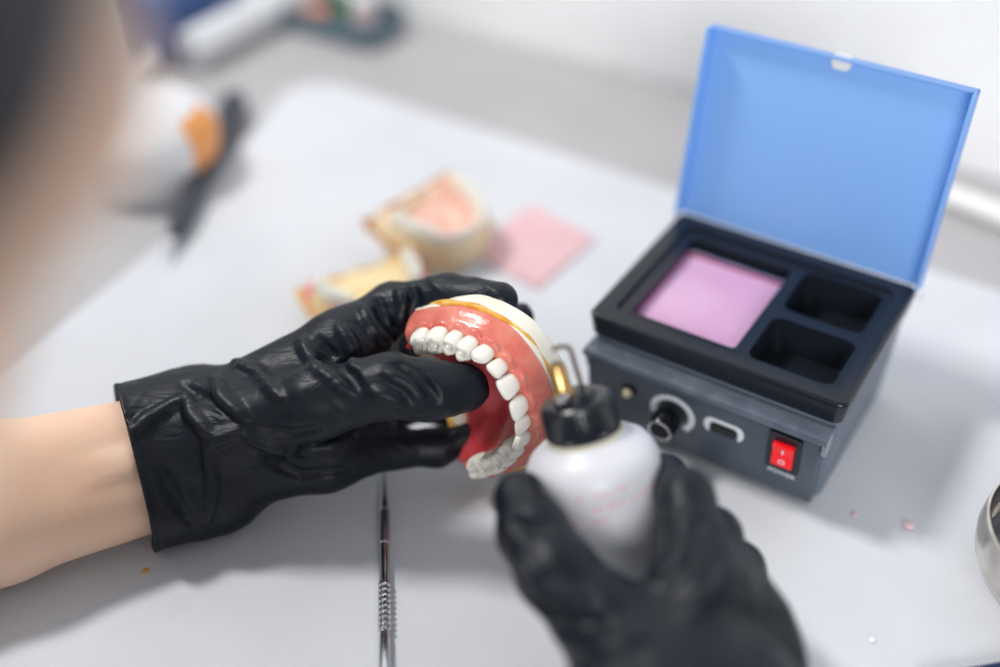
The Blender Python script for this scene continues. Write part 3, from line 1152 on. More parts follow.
def head_field(P):
    f = ell(P, hp(-.015, 0, .03), RH, (.094, .074, .088))
    f = smin(f, ell(P, hp(.028, 0, -.03), RH, (.060, .058, .075)), .03)
    f = smin(f, ell(P, hp(.052, 0, -.082), RH, (.030, .030, .024)), .025)     # chin
    for s in (-1, 1):
        f = smin(f, ell(P, hp(.052, s * .038, -.020), RH, (.026, .022, .022)), .02)   # cheekbones
        f = smin(f, cap(P, hp(.070, s * .012, .034), hp(.058, s * .045, .030), .010, .008), .012)   # brow
        f = smax(f, -ell(P, hp(.094, s * .032, .012), RH, (.020, .017, .013)), .012)    # sockets
        f = smin(f, cap(P, hp(.002, s * .05, -.060), hp(.040, s * .030, -.088), .016, .014), .022)   # jaw
        e = ell(P, hp(-.012, s * .078, .000), np.stack([RH[0], RH[1], RH[2]]), (.018, .008, .031))
        e = smax(e, -ell(P, hp(-.008, s * .087, .003), RH, (.010, .006, .019)), .004)
        f = smin(f, e, .005)
    f = smin(f, cap(P, hp(.083, 0, .018), hp(.107, 0, -.022), .007, .0115), .010)     # nose
    for s in (-1, 1):
        f = smin(f, cap(P, hp(.096, s * .010, -.026), hp(.090, s * .013, -.027), .007, .006), .006)
    f = smin(f, cap(P, hp(.088, -.018, -.052), hp(.088, .018, -.052), .0065, .0065), .008)    # lips
    f = smin(f, cap(P, hp(.085, -.015, -.062), hp(.085, .015, -.062), .0065, .0065), .006)
    f = smax(f, -cap(P, hp(.0965, -.018, -.0565), hp(.0965, .018, -.0565), .0022, .0022), .003)
    return f


def local(P, box, fn):
    """evaluate fn only near its box; farther out the distance to the box stands in"""
    if isinstance(box, dict):
        pts = [p for a, b in box.values() for p in a]
        lo, hi = np.min(pts, 0) - .03, np.max(pts, 0) + .03
    else:
        lo, hi = box
    q = np.maximum(np.maximum(lo - P, P - hi), 0)
    d = np.sqrt((q * q).sum(1)).astype(np.float32)
    out = d + .02
    m = d < .05
    if m.any():
        out[m] = fn(P[m])
    return out


def body_field(P):
    f = local(P, [HC - .11, HC + .11], head_field)
    f = smin(f, cap(P, hp(-.035, 0, -.045), NECK, .050, .056), .02)
    f = smin(f, cap(P, NECK, (L_sh + NECK) / 2 - F32([0, 0, .02]), .05, .055), .03)
    f = smin(f, cap(P, NECK, (R_sh + NECK) / 2 - F32([0, 0, .02]), .05, .055), .03)
    for s in (-1, 1):
        f = smin(f, cap(P, CHEST + s * TX * .07, BELLY + s * TX * .065, .095, .088), .05)
    f = smin(f, cap(P, L_sh, CHEST - TX * .06, .056, .09), .04)
    f = smin(f, cap(P, R_sh, CHEST + TX * .06, .056, .09), .04)
    f = smin(f, arm_field(P, L_wrist, L_elbow, L_sh, L_wide), .02)
    f = smin(f, arm_field(P, R_wrist, R_elbow, R_sh, R_wide), .02)
    # tendons standing out at the left wrist
    t0 = at(122, 462, .545); t1 = at(62, 482, .538)
    f = smin(f, cap(P, at(128, 456, .5585), at(70, 472, .5515), .0030, .0012), .006)
    f = smin(f, cap(P, at(132, 468, .5570), at(82, 484, .5500), .0024, .0010), .005)
    f = smin(f, local(P, L_hand, lambda Q: hand_field(Q, L_hand, L_wrist, L_elbow, grow=-.0065)), .006)
    f = smin(f, local(P, R_hand, lambda Q: hand_field(Q, R_hand, R_wrist, R_elbow, grow=-.0065)), .006)
    f = smax(f, (BELLY[2] - .02) - P[:, 2], .01)
    return f


# ---- gloves
def creases(fn, strokes, step=0.0005):
    """turn picture strokes into 3-D fold lines lying on the surface fn"""
    out = []
    for pts, r, sgn in strokes:
        q = []
        for i in range(len(pts) - 1):
            for t in np.linspace(0, 1, 5)[:-1]:
                q.append((pts[i][0] * (1 - t) + pts[i + 1][0] * t, pts[i][1] * (1 - t) + pts[i + 1][1] * t))
        q.append(pts[-1])
        R = np.array([ray(u, v) for u, v in q])
        d = np.full(len(q), 0.40)
        o = np.array([0, 0, CH])
        hit = np.zeros(len(q), bool)
        for _ in range(90):
            f = fn((o + R * d[:, None]).astype(np.float32))
            hit |= f < 0.0006
            d = d + np.where(hit, 0, np.maximum(f * .8, 0.0004))
        P3 = [F32(o + R[i] * d[i]) for i in range(len(q)) if hit[i] and d[i] < 0.66]
        n = len(P3)
        if n < 2: continue
        for i in range(n - 1):
            if np.linalg.norm(P3[i + 1] - P3[i]) > .02: continue
            e0 = r * (0.35 + 0.65 * math.sin(math.pi * (i + .3) / n)); e1 = r * (0.35 + 0.65 * math.sin(math.pi * min(1, (i + 1.3) / n)))
            out.append((P3[i], P3[i + 1], e0, e1, sgn))
    return out


def folded(P, f, cr):
    near = np.abs(f) < 0.008
    if not near.any(): return f
    Q = P[near]; g = f[near]
    for a, b, r0, r1, s in cr:
        c_ = (a + b) / 2; rr_ = np.linalg.norm(b - a) / 2 + .012
        dq = Q[:, 0] - c_[0]
        bb = np.abs(dq) < rr_
        bb = np.flatnonzero(bb)
        bb = bb[(np.abs(Q[bb, 1] - c_[1]) < rr_) & (np.abs(Q[bb, 2] - c_[2]) < rr_)]
        if not len(bb): continue
        c = cap(Q[bb], a, b, r0, r1)
        g[bb] = smin(g[bb], c + .0010, .0055) if s > 0 else smax(g[bb], -c, .004)
    f = f.copy(); f[near] = g
    return f


class Ridge:
    """wandering sharp folds, stretched along one direction"""
    def __init__(s, axis, freq, stretch, seed, amp):
        s.n1 = SNoise(22, seed); s.n2 = SNoise(34, seed + 1); s.n3 = SNoise(26, seed + 2)
        a = np.array(axis, float); a /= np.linalg.norm(a)
        s.a = a.astype(np.float32); s.fr = freq; s.st = stretch; s.amp = amp

    def __call__(s, P):
        u = P @ s.a
        w = np.sin(u * s.fr + 2.2 * s.n1(P) + 1.1 * s.n2(P))
        r = (1 - np.abs(w)) ** 2.2
        return r * s.amp * np.clip(0.35 + s.n3(P), 0, 1)


def glove(name, label, hand, wrist, elbow, wide, cuff_len, rim_r, strokes, ridges, lo, hi, h, cuff_r, table=True):
    ax = F32((elbow - wrist) / np.linalg.norm(elbow - wrist))
    w = F32(wide)
    cend = wrist + ax * cuff_len

    def base(P):
        f = hand_field(P, hand, wrist, elbow, grow=0.0)
        g = None
        for s in (-1, 1):
            c = cap(P, wrist - ax * .016 + s * w * cuff_r[0][0], cend + ax * .02 + s * w * cuff_r[1][0], cuff_r[0][1], cuff_r[1][1])
            g = c if g is None else smin(g, c, .02)
        f = smin(f, g, .010)
        return smin(f, arm_field(P, wrist, elbow, elbow + ax * .1, wide, grow=.0032), .006)
    cr = creases(base, strokes)

    def fn(P):
        f = base(P)
        near = np.abs(f) < .01
        if near.any():
            Q = P[near]
            dsp = 0
            for rg in ridges:
                dsp = dsp + rg(Q)
            f = f.copy(); f[near] = f[near] - dsp
        f = folded(P, f, cr)
        f0 = f
        u = (P - cend) @ ax
        # hollow sleeve at the cuff
        inner = f + .0019
        m = u > -.030
        f = np.where(m, np.maximum(f, -inner), f)
        f = smax(f, u, .0006)
        # rolled rim
        rim = np.sqrt((f0 + .0004) ** 2 + u * u) - rim_r
        f = smin(f, rim, .001)
        f = np.maximum(f, .0003 - P[:, 2])
        return f

    V, Q = surfnets(fn, lo, hi, h)
    o = np_mesh(name, V, Q, M['glove'], person)
    if label: o['label'] = label
    return o


person = thing('person', 'technician leaning in at left in black gloves, holding the cast and a white torch', 'person', (float(NECK[0]), float(NECK[1]), 0))
person.location = (0, 0, 0)

allp = [p for h_ in (L_hand,) for pts, rs in h_.values() for p in pts]
ll = np.min(allp + [L_wrist], 0) - .035; lh = np.max(allp + [L_wrist], 0) + .035
ll = np.minimum(ll, L_wrist + LA_dir * .06 - .045); lh = np.maximum(lh, L_wrist + LA_dir * .06 + .045)
strokes_L = [
    # folds by the cuff and over the back of the hand
    ([(186, 392), (192, 415), (214, 440), (238, 432)], 0.00224, 1),
    ([(182, 384), (205, 398), (232, 412), (246, 420)], 0.00149, -1),
    ([(215, 376), (222, 398), (246, 420)], 0.00208, 1),
    ([(182, 398), (150, 418), (134, 432)], 0.00192, 1),
    ([(248, 440), (290, 452), (330, 447), (352, 436)], 0.00208, 1),
    ([(262, 428), (292, 436), (318, 430)], 0.00149, -1),
    ([(206, 440), (212, 480), (208, 520)], 0.00160, 1),
    ([(262, 458), (300, 476), (352, 470)], 0.00161, -1),
    ([(318, 340), (344, 368), (358, 386)], 0.00149, -1),
    ([(300, 340), (316, 366), (348, 392)], 0.00176, 1),
    ([(340, 326), (352, 345), (352, 366)], 0.00192, 1),
    ([(378, 298), (384, 318), (396, 336)], 0.00124, -1),
    ([(362, 306), (372, 326), (390, 344)], 0.00176, 1),
    ([(400, 290), (404, 306), (398, 322)], 0.00144, 1),
    ([(412, 287), (416, 300), (410, 316)], 0.00099, -1),
    ([(386, 372), (410, 384), (424, 404)], 0.00144, 1),
    ([(396, 366), (420, 378), (438, 400)], 0.00099, -1),
    ([(226, 356), (258, 372), (280, 398)], 0.00144, 1),
    ([(372, 392), (392, 398), (420, 412)], 0.00144, 1),
    ([(160, 470), (176, 500), (196, 530)], 0.00136, -1),
]
glove('glove', 'black glove on the left hand', L_hand, L_wrist, L_elbow, L_wide, .017, .0012, strokes_L,
      [Ridge(camdir(.75, .65, 0), 170, 1, 11, .0008), Ridge(camdir(.9, -.35, .2), 240, 1, 21, .0007)],
      ll, lh, .00085, ((.017, .0252), (.0165, .0228)))

allp = [p for pts, rs in R_hand.values() for p in pts]
rl = np.min(allp + [R_wrist], 0) - .035; rh = np.max(allp + [R_wrist], 0) + .035
rax = (R_elbow - R_wrist) / np.linalg.norm(R_elbow - R_wrist)
rl = np.minimum(rl, R_wrist + rax * .06 - .04); rh = np.maximum(rh, R_wrist + rax * .06 + .04)
strokes_R = [
    ([(520, 560), (545, 590), (580, 600)], 0.00192, 1),
    ([(530, 600), (560, 620), (600, 622)], 0.00149, -1),
    ([(560, 640), (600, 652), (640, 640)], 0.00208, 1),
    ([(700, 520), (690, 560), (660, 590)], 0.00149, -1),
    ([(730, 560), (720, 590), (690, 612)], 0.00192, 1),
    ([(512, 520), (530, 530), (545, 528)], 0.00112, -1),
]
glove('glove', 'black glove on the right hand', R_hand, R_wrist, R_elbow, R_wide, .035, .0013, strokes_R,
      [Ridge(camdir(.3, .9, 0), 160, 1, 31, .0006), Ridge(camdir(.9, .35, .2), 240, 1, 41, .0006)],
      rl, rh, .001, ((.020, .0245), (.025, .0235)))

# ---- body
V, Q = surfnets(body_field, (-0.62, -0.42, BELLY[2] - .05), (0.36, 0.56, 0.55), .0028, slack=1.3)
body = np_mesh('body', V, Q, M['skin'], person)


# ---- hair, eyes, coat
hn = SNoise(160, 77); hn2 = SNoise(60, 78)


def hair_field(P):
    f = ell(P, hp(-.018, 0, .036), RH, (.103, .082, .093))
    f = smin(f, ell(P, hp(-.070, 0, -.015), RH, (.046, .062, .060)), .03)
    f = smin(f, ell(P, hp(-.120, 0, .02), RH, (.034, .034, .034)), .015)       # bun
    for s in (-1, 1):
        f = smin(f, ell(P, hp(-.035, s * .044, -.015), RH, (.060, .050, .080)), .02)
    f = f - .0016 * hn(P) - .002 * hn2(P)
    q = (P - HC) @ RH.T
    # keep the face, the temples and the ears free
    face = q[:, 0] - (.008 + .8 * (q[:, 2] + .025))
    f = smax(f, face, .006)
    return smax(f, -(q[:, 2] + .075), .01)


V, Q = surfnets(hair_field, HC - .17, HC + .17, .0022)
np_mesh('hair', V, Q, M['hair'], person)
for s in (-1, 1):
    e = lathe('eye', [(0.0105 * math.cos(a), 0.0105 * math.sin(a)) for a in np.linspace(-math.pi / 2, math.pi / 2, 13)], M['eye'], person, seg=24, close=False)
    e.location = Vector([float(x) for x in hp(.069, s * .032, .010)])


def coat_field(P):
    g = .010
    f = smin(cap(P, NECK - F32([0, 0, .02]), (L_sh + NECK) / 2 - F32([0, 0, .02]), .05 + g, .055 + g), cap(P, NECK - F32([0, 0, .02]), (R_sh + NECK) / 2 - F32([0, 0, .02]), .05 + g, .055 + g), .03)
    for s in (-1, 1):
        f = smin(f, cap(P, CHEST + s * TX * .07, BELLY + s * TX * .065, .095 + g, .09 + g), .05)
    f = smin(f, cap(P, L_sh, CHEST - TX * .06, .056 + g, .09 + g), .04)
    f = smin(f, cap(P, R_sh, CHEST + TX * .06, .056 + g, .09 + g), .04)
    for sh, el in ((L_sh, L_elbow), (R_sh, R_elbow)):
        f = smin(f, cap(P, sh, sh + (el - sh) * .62, .047 + g, .043 + g), .02)
    f = f - .0015 * hn2(P * .5)
    f = smax(f, (P - NECK) @ F32([0, 0, 1]) - .03 + (P - NECK) @ TF * .6, .01)
    hole = cap(P, NECK - F32([0, 0, .03]), hp(-.03, 0, -.02), .060, .066)
    f = smax(f, -hole, .006)
    for sh, el in ((L_sh, L_elbow), (R_sh, R_elbow)):
        a = (el - sh) / np.linalg.norm(el - sh); u = (P - (sh + (el - sh) * .6)) @ F32(a)
        near = cap(P, sh, el, .09, .09)
        f = np.where(near < 0, smax(f, u, .002), f)
    return smax(f, (BELLY[2] - .03) - P[:, 2], .004)


V, Q = surfnets(coat_field, (-0.66, -0.46, BELLY[2] - .06), (0.30, 0.40, 0.40), .004)
np_mesh('coat', V, Q, M['shirt'], person)
# ------------------------------------------------------------------ hand torch (white squeeze bottle with burner)
tax = camdir(-.25, .93, .27)
tp = at(574, 392, .507)                    # centre of the collar top
mm = .001
torch_h = .100
torch_base = tp - tax * torch_h
Rt = rot_z_to(tax, camdir(0.2, 0, -1))
TORCH = thing('hand_torch', 'white squeeze-bottle torch with black collar and brass burner, held in the right glove', 'torch', torch_base, Rt)
prof = [(0, 1.5), (20, 0.8), (25.5, 1.2), (28, 4), (28.2, 10), (27.8, 40), (28.4, 60), (28.6, 66), (27.6, 71), (25, 75), (20.4, 78.2), (15.6, 80.3), (15.2, 82)]
lathe('bottle', [(r * mm, z * mm) for r, z in prof], M['bottle'], TORCH, seg=72, sharp=60)
# printed rows on the side toward the viewer
cdir = Vector(camdir(0, 0, 1))
loc_c = Rt.transposed() @ cdir
a0 = math.atan2(loc_c.y, loc_c.x)
for k, (z, a1, a2, hh_) in enumerate(((64, -.45, .75, 1.6), (58, -.25, .85, 2.0), (52.5, -.80, .1, 2.0))):
    V, Fc = [], []
    n = 30
    for i in range(n + 1):
        a = a0 + a1 + (a2 - a1) * i / n
        for zz in (z, z + hh_):
            V.append((28.75 * mm * math.cos(a), 28.75 * mm * math.sin(a), zz * mm))
    for i in range(n):
        if (i * 7 + k * 3) % 5 == 0: continue
        Fc.append((2 * i, 2 * i + 2, 2 * i + 3, 2 * i + 1))
    mesh_obj('red_lettering', V, Fc, M['red_print'], TORCH)
lathe('neck_ring', [(13.2 * mm, 79.6 * mm), (16.6 * mm, 79.8 * mm), (16.6 * mm, 81.8 * mm), (13.2 * mm, 82.2 * mm)], M['ivory_ring'], TORCH, seg=48)
# knurled collar
bm = bmesh.new()
seg = 144
lv = [(81.8, 14.4, 0), (82.0, 15.6, 0), (83.0, 16.0, .0), (84.0, 16.2, .75), (94, 15.8, .75), (95, 15.4, 0), (96.4, 15.2, 0), (97.4, 14.0, 0), (97.6, 9, 0), (100, 8.2, 0), (100.3, 7, 0)]
rings = []
for z, r, kn in lv:
    rings.append([bm.verts.new(((r - (kn if i % 3 == 0 else 0)) * mm * math.cos(2 * math.pi * i / seg), (r - (kn if i % 3 == 0 else 0)) * mm * math.sin(2 * math.pi * i / seg), z * mm)) for i in range(seg)])
for a, b in zip(rings, rings[1:]):
    for i in range(seg):
        bm.faces.new((a[i], a[(i + 1) % seg], b[(i + 1) % seg], b[i]))
bm.faces.new(rings[-1]); bm.faces.new(rings[0][::-1])
bm_obj('collar', bm, M['black_plastic'], TORCH, sharp=20)
bn = lathe('burner', [(5.2 * mm, 0), (5.2 * mm, 2 * mm), (4.2 * mm, 2.6 * mm), (3.9 * mm, 4 * mm), (3.9 * mm, 12 * mm), (3.4 * mm, 13 * mm), (3.4 * mm, 14.5 * mm), (2.9 * mm, 15.2 * mm), (1.9 * mm, 15.4 * mm), (1.8 * mm, 11 * mm), (0, 11 * mm)], M['brass'], TORCH, seg=32)
right_l = Rt.transposed() @ Vector(camdir(1, 0, 0)); tow_l = Rt.transposed() @ Vector(camdir(0, 0, 1))
rl2 = Vector((right_l.x, right_l.y, 0)).normalized(); tl2 = Vector((tow_l.x, tow_l.y, 0)).normalized()
bn.location = rl2 * (-4.6 * mm) + tl2 * (1.5 * mm) + Vector((0, 0, 99.0 * mm))
st = lathe('valve_screw', [(0, 0), (2.6 * mm, 0.3 * mm), (2.8 * mm, 2.6 * mm), (1.8 * mm, 3.6 * mm), (0, 3.9 * mm)], M['chrome'], TORCH, seg=20)
st.location = rl2 * (-5.6 * mm) + tl2 * (8.0 * mm) + Vector((0, 0, 99.5 * mm))
q = lambda r, t, z: np.array(rl2 * (r * mm) + tl2 * (t * mm) + Vector((0, 0, z * mm)))
tube('blow_tube', [q(3.6, 0, 98), q(3.6, 0, 104), q(3.2, 0, 111), q(2.9, 0, 117.5), q(1.8, 0, 119.6), q(-1.0, 0, 120.4), q(-4.4, 0, 120.2)], .95 * mm, M['bronze'], TORCH, seg=12)

# ------------------------------------------------------------------ steel carver lying on the mat
i0 = onz(384, 470, .004); i1 = onz(384.5, 640, .003)
ia = (i1 - i0); ia[2] = 0; ia /= np.linalg.norm(ia)
Ri = rot_z_to(ia, (0, 0, 1))
ins = thing('steel_carver', 'thin steel double-ended carver with grooved grip lying below the left glove', 'dental instrument', (i0[0], i0[1], .0032), Ri)
at_y = lambda y: float(np.linalg.norm((onz(384.2, y, .003) - i0)[:2])) * 1000
k1, k2, k3, k4 = at_y(512), at_y(546), at_y(584), at_y(637)
prof = [(0, -22), (.35, -21), (.5, -10), (.8, 0), (1.1, 4), (1.5, k1 - 12), (2.2, k1 - 5), (2.2, k1 - 1)]
z = k1
while z < k2 - 1:
    prof += [(2.9, z + .3), (2.9, z + 1.0), (2.1, z + 1.3), (2.1, z + 1.7)]
    z += 1.8
prof += [(2.4, k2), (2.4, k3 - 1)]
z = k3
while z < k4 - 2:
    prof += [(3.0, z + .4), (3.0, z + 1.6), (2.1, z + 2.2), (2.1, z + 2.9)]
    z += 3.1
prof += [(2.5, k4), (2.5, k4 + 24), (2.2, k4 + 28), (1.4, k4 + 34), (.9, k4 + 40), (.6, k4 + 52), (.4, k4 + 58), (0, k4 + 59)]
lathe('handle', [(max(r, 0) * mm, z * mm) for r, z in prof], M['steel'], ins, seg=28, sharp=25)
bm = bmesh.new()
rbox(bm, -.35 * mm, .35 * mm, -1.6 * mm, 1.6 * mm, (k4 + 57) * mm, (k4 + 68) * mm, .3 * mm)
bm_obj('blade', bm, M['steel'], ins)

# ------------------------------------------------------------------ steel bowl at the right
bc = onz(1064, 602, 0)
BOWL = thing('steel_bowl', 'small polished steel bowl cut off by the right edge', 'bowl', bc, Matrix.Rotation(math.radians(0), 3, 'Y'))
R0 = 37
prof = []
for a in np.linspace(0, 1, 16):
    ang = a * 1.75
    prof.append((R0 * math.sin(ang) ** .85 if ang > 0 else 0, R0 * .98 * (1 - math.cos(ang))))
outer = [(max(12, r), z) if i else (0, 0) for i, (r, z) in enumerate(prof)]
outer = [(0, 0), (12, 0), (19, 2.2), (27, 7.5), (33, 14.5), (36.5, 23), (37.2, 30), (36.4, 36), (35.6, 38.4), (35.9, 39.6)]
inner = [(35.0, 39.8), (34.4, 38.2), (35.2, 35.6), (35.9, 30), (35.2, 23.5), (31.8, 15.6), (26, 9), (18.5, 3.9), (11, 2), (0, 1.6)]
lathe('bowl', [(r * mm * 1.24, z * mm * 1.15) for r, z in outer + inner], M['bowl_steel'], BOWL, seg=96, close=False, sharp=50)
lathe('water', [(0, 23 * mm), (42 * mm, 23 * mm), (0, 22.9 * mm)], mat('cloudy_water', srgb(120, 120, 130), 0.05, trans=0.5), BOWL, seg=64, close=False)

# ------------------------------------------------------------------ casts and wax on the mat behind
def place(u, v, spin, label, mats, lower, skip, scale=1.0, tip=0.0, lean=0.0):
    p = onz(u, v, 0)
    z = Vector((0, 0, 1))
    R = (Matrix.Rotation(spin, 3, 'Z') @ Matrix.Rotation(tip, 3, 'X') @ Matrix.Rotation(lean, 3, 'Y'))
    lift = .0195 * scale + abs(math.sin(tip)) * .036 * scale
    return make_cast(label, R, (p[0], p[1], lift), scale, mats, lower, False, skip, group=None)


c1 = place(428, 240, math.radians(228), 'pale cast with salmon palate and white teeth lying farthest back on the mat',
           dict(base=M['plaster_c'], gum=M['honey'], palate=M['palate_pale'], lip=M['amber_dark']), False, (), 1.0, tip=math.radians(-16))
c2 = place(366, 300, math.radians(-150), 'yellow plaster cast with pink wax and white molars just above the left glove',
           dict(base=M['plaster_y'], gum=M['patchy'], palate=M['palate_pale'], lip=M['amber']), True, (0, 1, 2), 1.0)
# rose wax sheet
cs = [onz(465, 252), onz(533, 206), onz(596, 240), onz(538, 290)]
bm = bmesh.new()
cen = sum(cs) / 4
tv = [bm.verts.new((c[0] - cen[0], c[1] - cen[1], .0016)) for c in cs]
bv = [bm.verts.new((c[0] - cen[0], c[1] - cen[1], .0)) for c in cs]
bm.faces.new(tv); bm.faces.new(bv[::-1])
for i in range(4):
    bm.faces.new((tv[(i + 1) % 4], tv[i], bv[i], bv[(i + 1) % 4]))
bmesh.ops.bevel(bm, geom=bm.edges[:], offset=.0005, segments=2, affect='EDGES')
ws = bm_obj('wax_sheet', bm, M['sheet'])
ws.location = (cen[0], cen[1], 0)
tag(ws, 'flat square sheet of rose pink wax lying beside the pale cast', 'wax sheet')


# navy notebook whose far edge just shows at the bottom right corner
n0 = onz(1000, 661, .005); n1 = onz(966, 667, .005)
nd = (n0 - n1); nd[2] = 0; nd /= np.linalg.norm(nd)
nb = thing('notebook', 'navy blue notebook whose edge shows at the bottom right corner', 'notebook', (n0[0], n0[1], 0), Matrix.Rotation(math.atan2(nd[1], nd[0]), 3, 'Z'))
box_obj('cover', (-.035, .16, -.105, 0, 0, .005), M['navy'], nb, .0008)
box_obj('pages', (-.0335, .1585, -.1035, -.0012, .0008, .0044), M['white_plastic'], nb, 0)


# crumbs of wax
def crumb(u, v, r, m, label):
    p = onz(u, v)
    bm = bmesh.new()
    bmesh.ops.create_icosphere(bm, subdivisions=2, radius=r)
    for w in bm.verts:
        w.co *= 1 + random.uniform(-.2, .2)
        w.co.z = w.co.z * .3 + r * .28
    o = bm_obj('wax_crumb', bm, m)
    o.location = (p[0], p[1], 0)
    tag(o, label, 'wax crumb')


crumb(854, 515, .0018, M['sheet'], 'tiny pink wax crumb in the shadow below the heater switch')
crumb(908, 526, .0026, M['pinkw'], 'pale pink wax crumb on the mat between heater and steel bowl')
crumb(146, 571, .0016, M['amber'], 'orange wax crumb on the mat below the bare forearm')
crumb(872, 640, .0018, M['white_plastic'], 'white wax crumb on the mat near the bottom right corner')

# ------------------------------------------------------------------ things at the back of the desk
def on_desk(u, v, z=-PADT):
    return onz(u, v, z)


# white hose behind the heater
y0 = desk(-.200, .742, .006)
tube_pts = [desk(-.235, .748, .004), desk(-.18, .745, .004), desk(-.13, .748, .005), desk(-.085, .742, .005), desk(-.03, .735, .004), desk(.04, .742, .004), desk(.14, .76, .004)]
ho = tube('white_hose', tube_pts, .0072, M['hose'], seg=20)
tag(ho, 'thick white hose running along the desk behind the blue lid', 'hose')

# white tub with orange label
p = on_desk(152, 172)
TUB = thing('domed_jar', 'round white domed jar with an orange patch on its right side', 'jar', (p[0], p[1], -PADT))
dome = [(44 + 7 * math.sin(t * 1.3), 34 * t) for t in np.linspace(0, 1, 6)] + [(50.7 * math.cos(a), 34 + 24 * math.sin(a)) for a in np.linspace(0.12, 1.5, 12)]
lathe('jar_body', [(0, 0)] + [(r * mm, z * mm) for r, z in dome[:6]], M['white_plastic'], TUB, seg=64, close=False)
lathe('jar_lid', [(51.2 * mm, 33.6 * mm)] + [(r * mm, z * mm) for r, z in dome[6:]] + [(0, 58.2 * mm)], M['white_plastic'], TUB, seg=64, close=False)
V, Fc = [], []
n = 16
rows = dome[1:12]
for i in range(n + 1):
    a = math.radians(-38 + 46 * i / n)
    for r, z in rows:
        V.append(((r + .45) * mm * math.cos(a), (r + .45) * mm * math.sin(a), (z + .2) * mm))
k = len(rows)
for i in range(n):
    for j in range(k - 1):
        Fc.append((i * k + j, (i + 1) * k + j, (i + 1) * k + j + 1, i * k + j + 1))
mesh_obj('side_label', V, Fc, M['orange'], TUB)['label'] = 'orange side patch'

# dark handpiece along the mat edge
a_, b_ = on_desk(236, 100, .007), on_desk(172, 240, .007)
d_ = b_ - a_; Lh = float(np.linalg.norm(d_)); d_ /= Lh
HP = thing('handpiece', 'dark handpiece lying along the left edge of the mat', 'handpiece', (a_[0], a_[1], .0072), rot_z_to(d_, (0, 0, 1)))
lathe('handpiece_body', [(0, 0), (8 * mm, .5 * mm), (10 * mm, 4 * mm), (10 * mm, Lh * .55), (8 * mm, Lh * .62), (7 * mm, Lh * .9), (4 * mm, Lh * .98), (2.5 * mm, Lh), (0, Lh)], M['charcoal'], HP, seg=32)
lathe('chuck', [(3 * mm, Lh), (2.6 * mm, Lh + 7 * mm), (1.2 * mm, Lh + 9 * mm), (1.1 * mm, Lh + 18 * mm), (0, Lh + 18 * mm)], M['steel'], HP, seg=20)

# rolled paper
a_, b_ = on_desk(186, 46, .016), on_desk(318, -22, .016)
d_ = b_ - a_; Lh = float(np.linalg.norm(d_)); d_ /= Lh
rp_ = lathe('paper_roll', [(8 * mm, 0), (15 * mm, 0), (15 * mm, Lh), (8 * mm, Lh), (8 * mm, 0)], M['white_plastic'], None, seg=40, close=False)
rp_.matrix_world = Matrix.Translation(Vector((a_[0], a_[1], .0122))) @ rot_z_to(d_, (0, 0, 1)).to_4x4()
tag(rp_, 'roll of white paper lying at the back left of the desk', 'paper roll')

# blue box behind the roll
pv = np.array([-d_[1], d_[0], 0])
if pv[1] < 0: pv = -pv
p = a_ + d_ * .045 + pv * .036
BX = thing('cardboard_box', 'flat blue cardboard box at the top left behind the paper roll', 'box', (p[0], p[1], -PADT), Matrix.Rotation(math.atan2(d_[1], d_[0]), 3, 'Z'))
box_obj('box_body', (-.06, .04, -.018, .03, 0, .052), M['blue_dark'], BX, .001)
box_obj('box_lid', (-.0612, .0412, -.0192, .0312, .040, .054), M['blue_dark'], BX, .001)
a_ = on_desk(108, 92, .004); b_ = on_desk(185, 30, .004)
st_ = tube('cotton_roll', [a_, (a_ * .5 + b_ * .5), b_], .0075, M['hose'], seg=20)
tag(st_, 'slim cream cotton roll lying in front of the blue box', 'cotton roll')

# open tray with odds and ends at the back
p = desk(-.628, .752, -PADT)
TR = thing('parts_tray', 'small grey open tray of coloured odds and ends by the wall', 'tray', p, Matrix.Rotation(YAW, 3, 'Z'))
t_ = box_obj('tray_shell', (-.05, .05, -.028, .028, 0, .020), M['teal_dark'], TR, .004, 3)
c = box_obj('c', (-.0475, .0475, -.0255, .0255, .0025, .05), M['teal_dark'], None, .003, 3)
boolean(t_, [c])


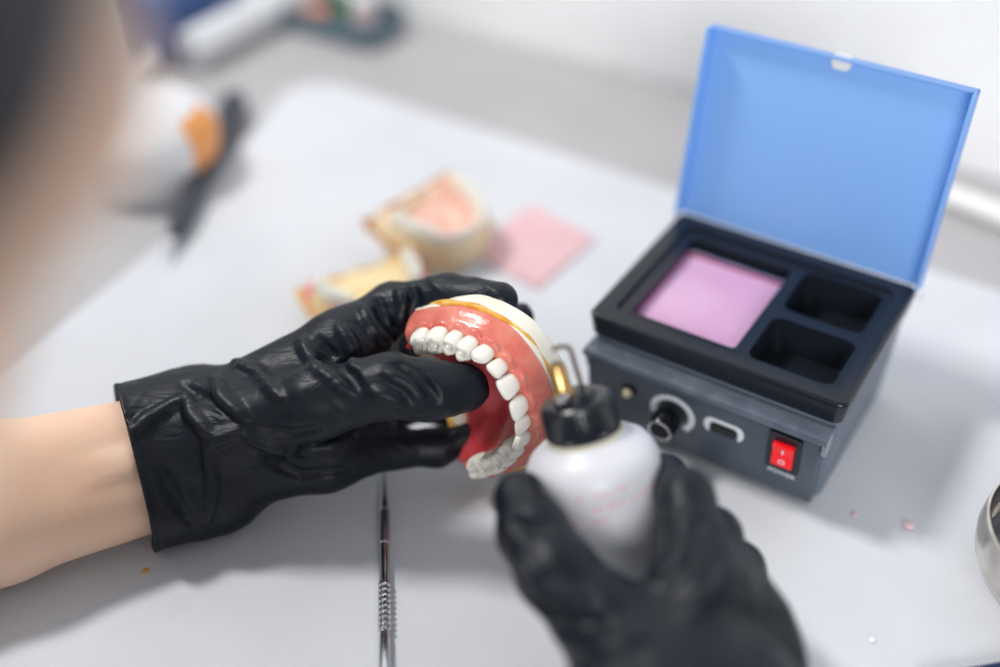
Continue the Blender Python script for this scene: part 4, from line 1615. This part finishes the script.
def jar(a, n, r, h, m, label, cat='jar'):
    p = desk(a, n, -PADT + .0028)
    T = thing('small_jar', label, cat, p)
    lathe('jar_body', [(0, 0), (r * .92, 0), (r, .001), (r, h * .78), (r * .8, h * .84), (0, h * .84)], m, T, seg=32)
    lathe('cap', [(r * .86, h * .80), (r * .88, h), (0, h * 1.01)], M['white_plastic'] if m is not M['white_plastic'] else M['pinkw'], T, seg=32, close=False)


jar(-.622, .757, .011, .034, M['green'], 'green jar standing in the grey tray by the wall')
jar(-.600, .750, .010, .030, M['pinkw'], 'pale pink jar standing at the right in the grey tray by the wall')
bm = bmesh.new()
bmesh.ops.create_icosphere(bm, subdivisions=3, radius=.011)
for v_ in bm.verts: v_.co = Vector((v_.co.x * 1.3, v_.co.y, v_.co.z * .7)) * (1 + .08 * math.sin(v_.co.x * 900) * math.cos(v_.co.y * 700))
tw = bm_obj('wax_lump', bm, M['terra'])
tw.location = desk(-.645, .742, -PADT + .0028 + .0077)
tag(tw, 'terracotta wax lump lying at the left in the grey tray by the wall', 'wax lump')
# ------------------------------------------------------------------ light
def area(name, loc, target, sx, sy, power, colr=(1, 1, 1)):
    l = bpy.data.lights.new(name, 'AREA')
    l.shape = 'RECTANGLE'; l.size = sx; l.size_y = sy
    l.energy = power; l.color = colr
    o = bpy.data.objects.new(name, l)
    put(o)
    o.location = loc
    d = Vector(target) - Vector(loc)
    o.rotation_euler = d.to_track_quat('-Z', 'Y').to_euler()
    return o


area('window_light', (-1.55, 1.2, 2.5), (0.05, 0.5, 0), 0.5, 0.45, 62, (1.0, 0.98, 0.96))
area('front_fill_light', (0.15, -2.3, 1.25), (0.1, 0.7, 0.1), 1.4, 0.9, 58, (1, 1, 1))  # added fill from behind the camera, brightens wall, lid and teeth; no real window
w = bpy.data.worlds.new('room')
scene.world = w
w.use_nodes = True
bg = w.node_tree.nodes['Background']
bg.inputs['Color'].default_value = (0.78, 0.89, 1.0, 1)
bg.inputs['Strength'].default_value = 0.29
vs = scene.view_settings
vs.view_transform = 'Standard'
vs.look = 'None'
vs.gamma = 1
vs.exposure = 0
vs.use_curve_mapping = False
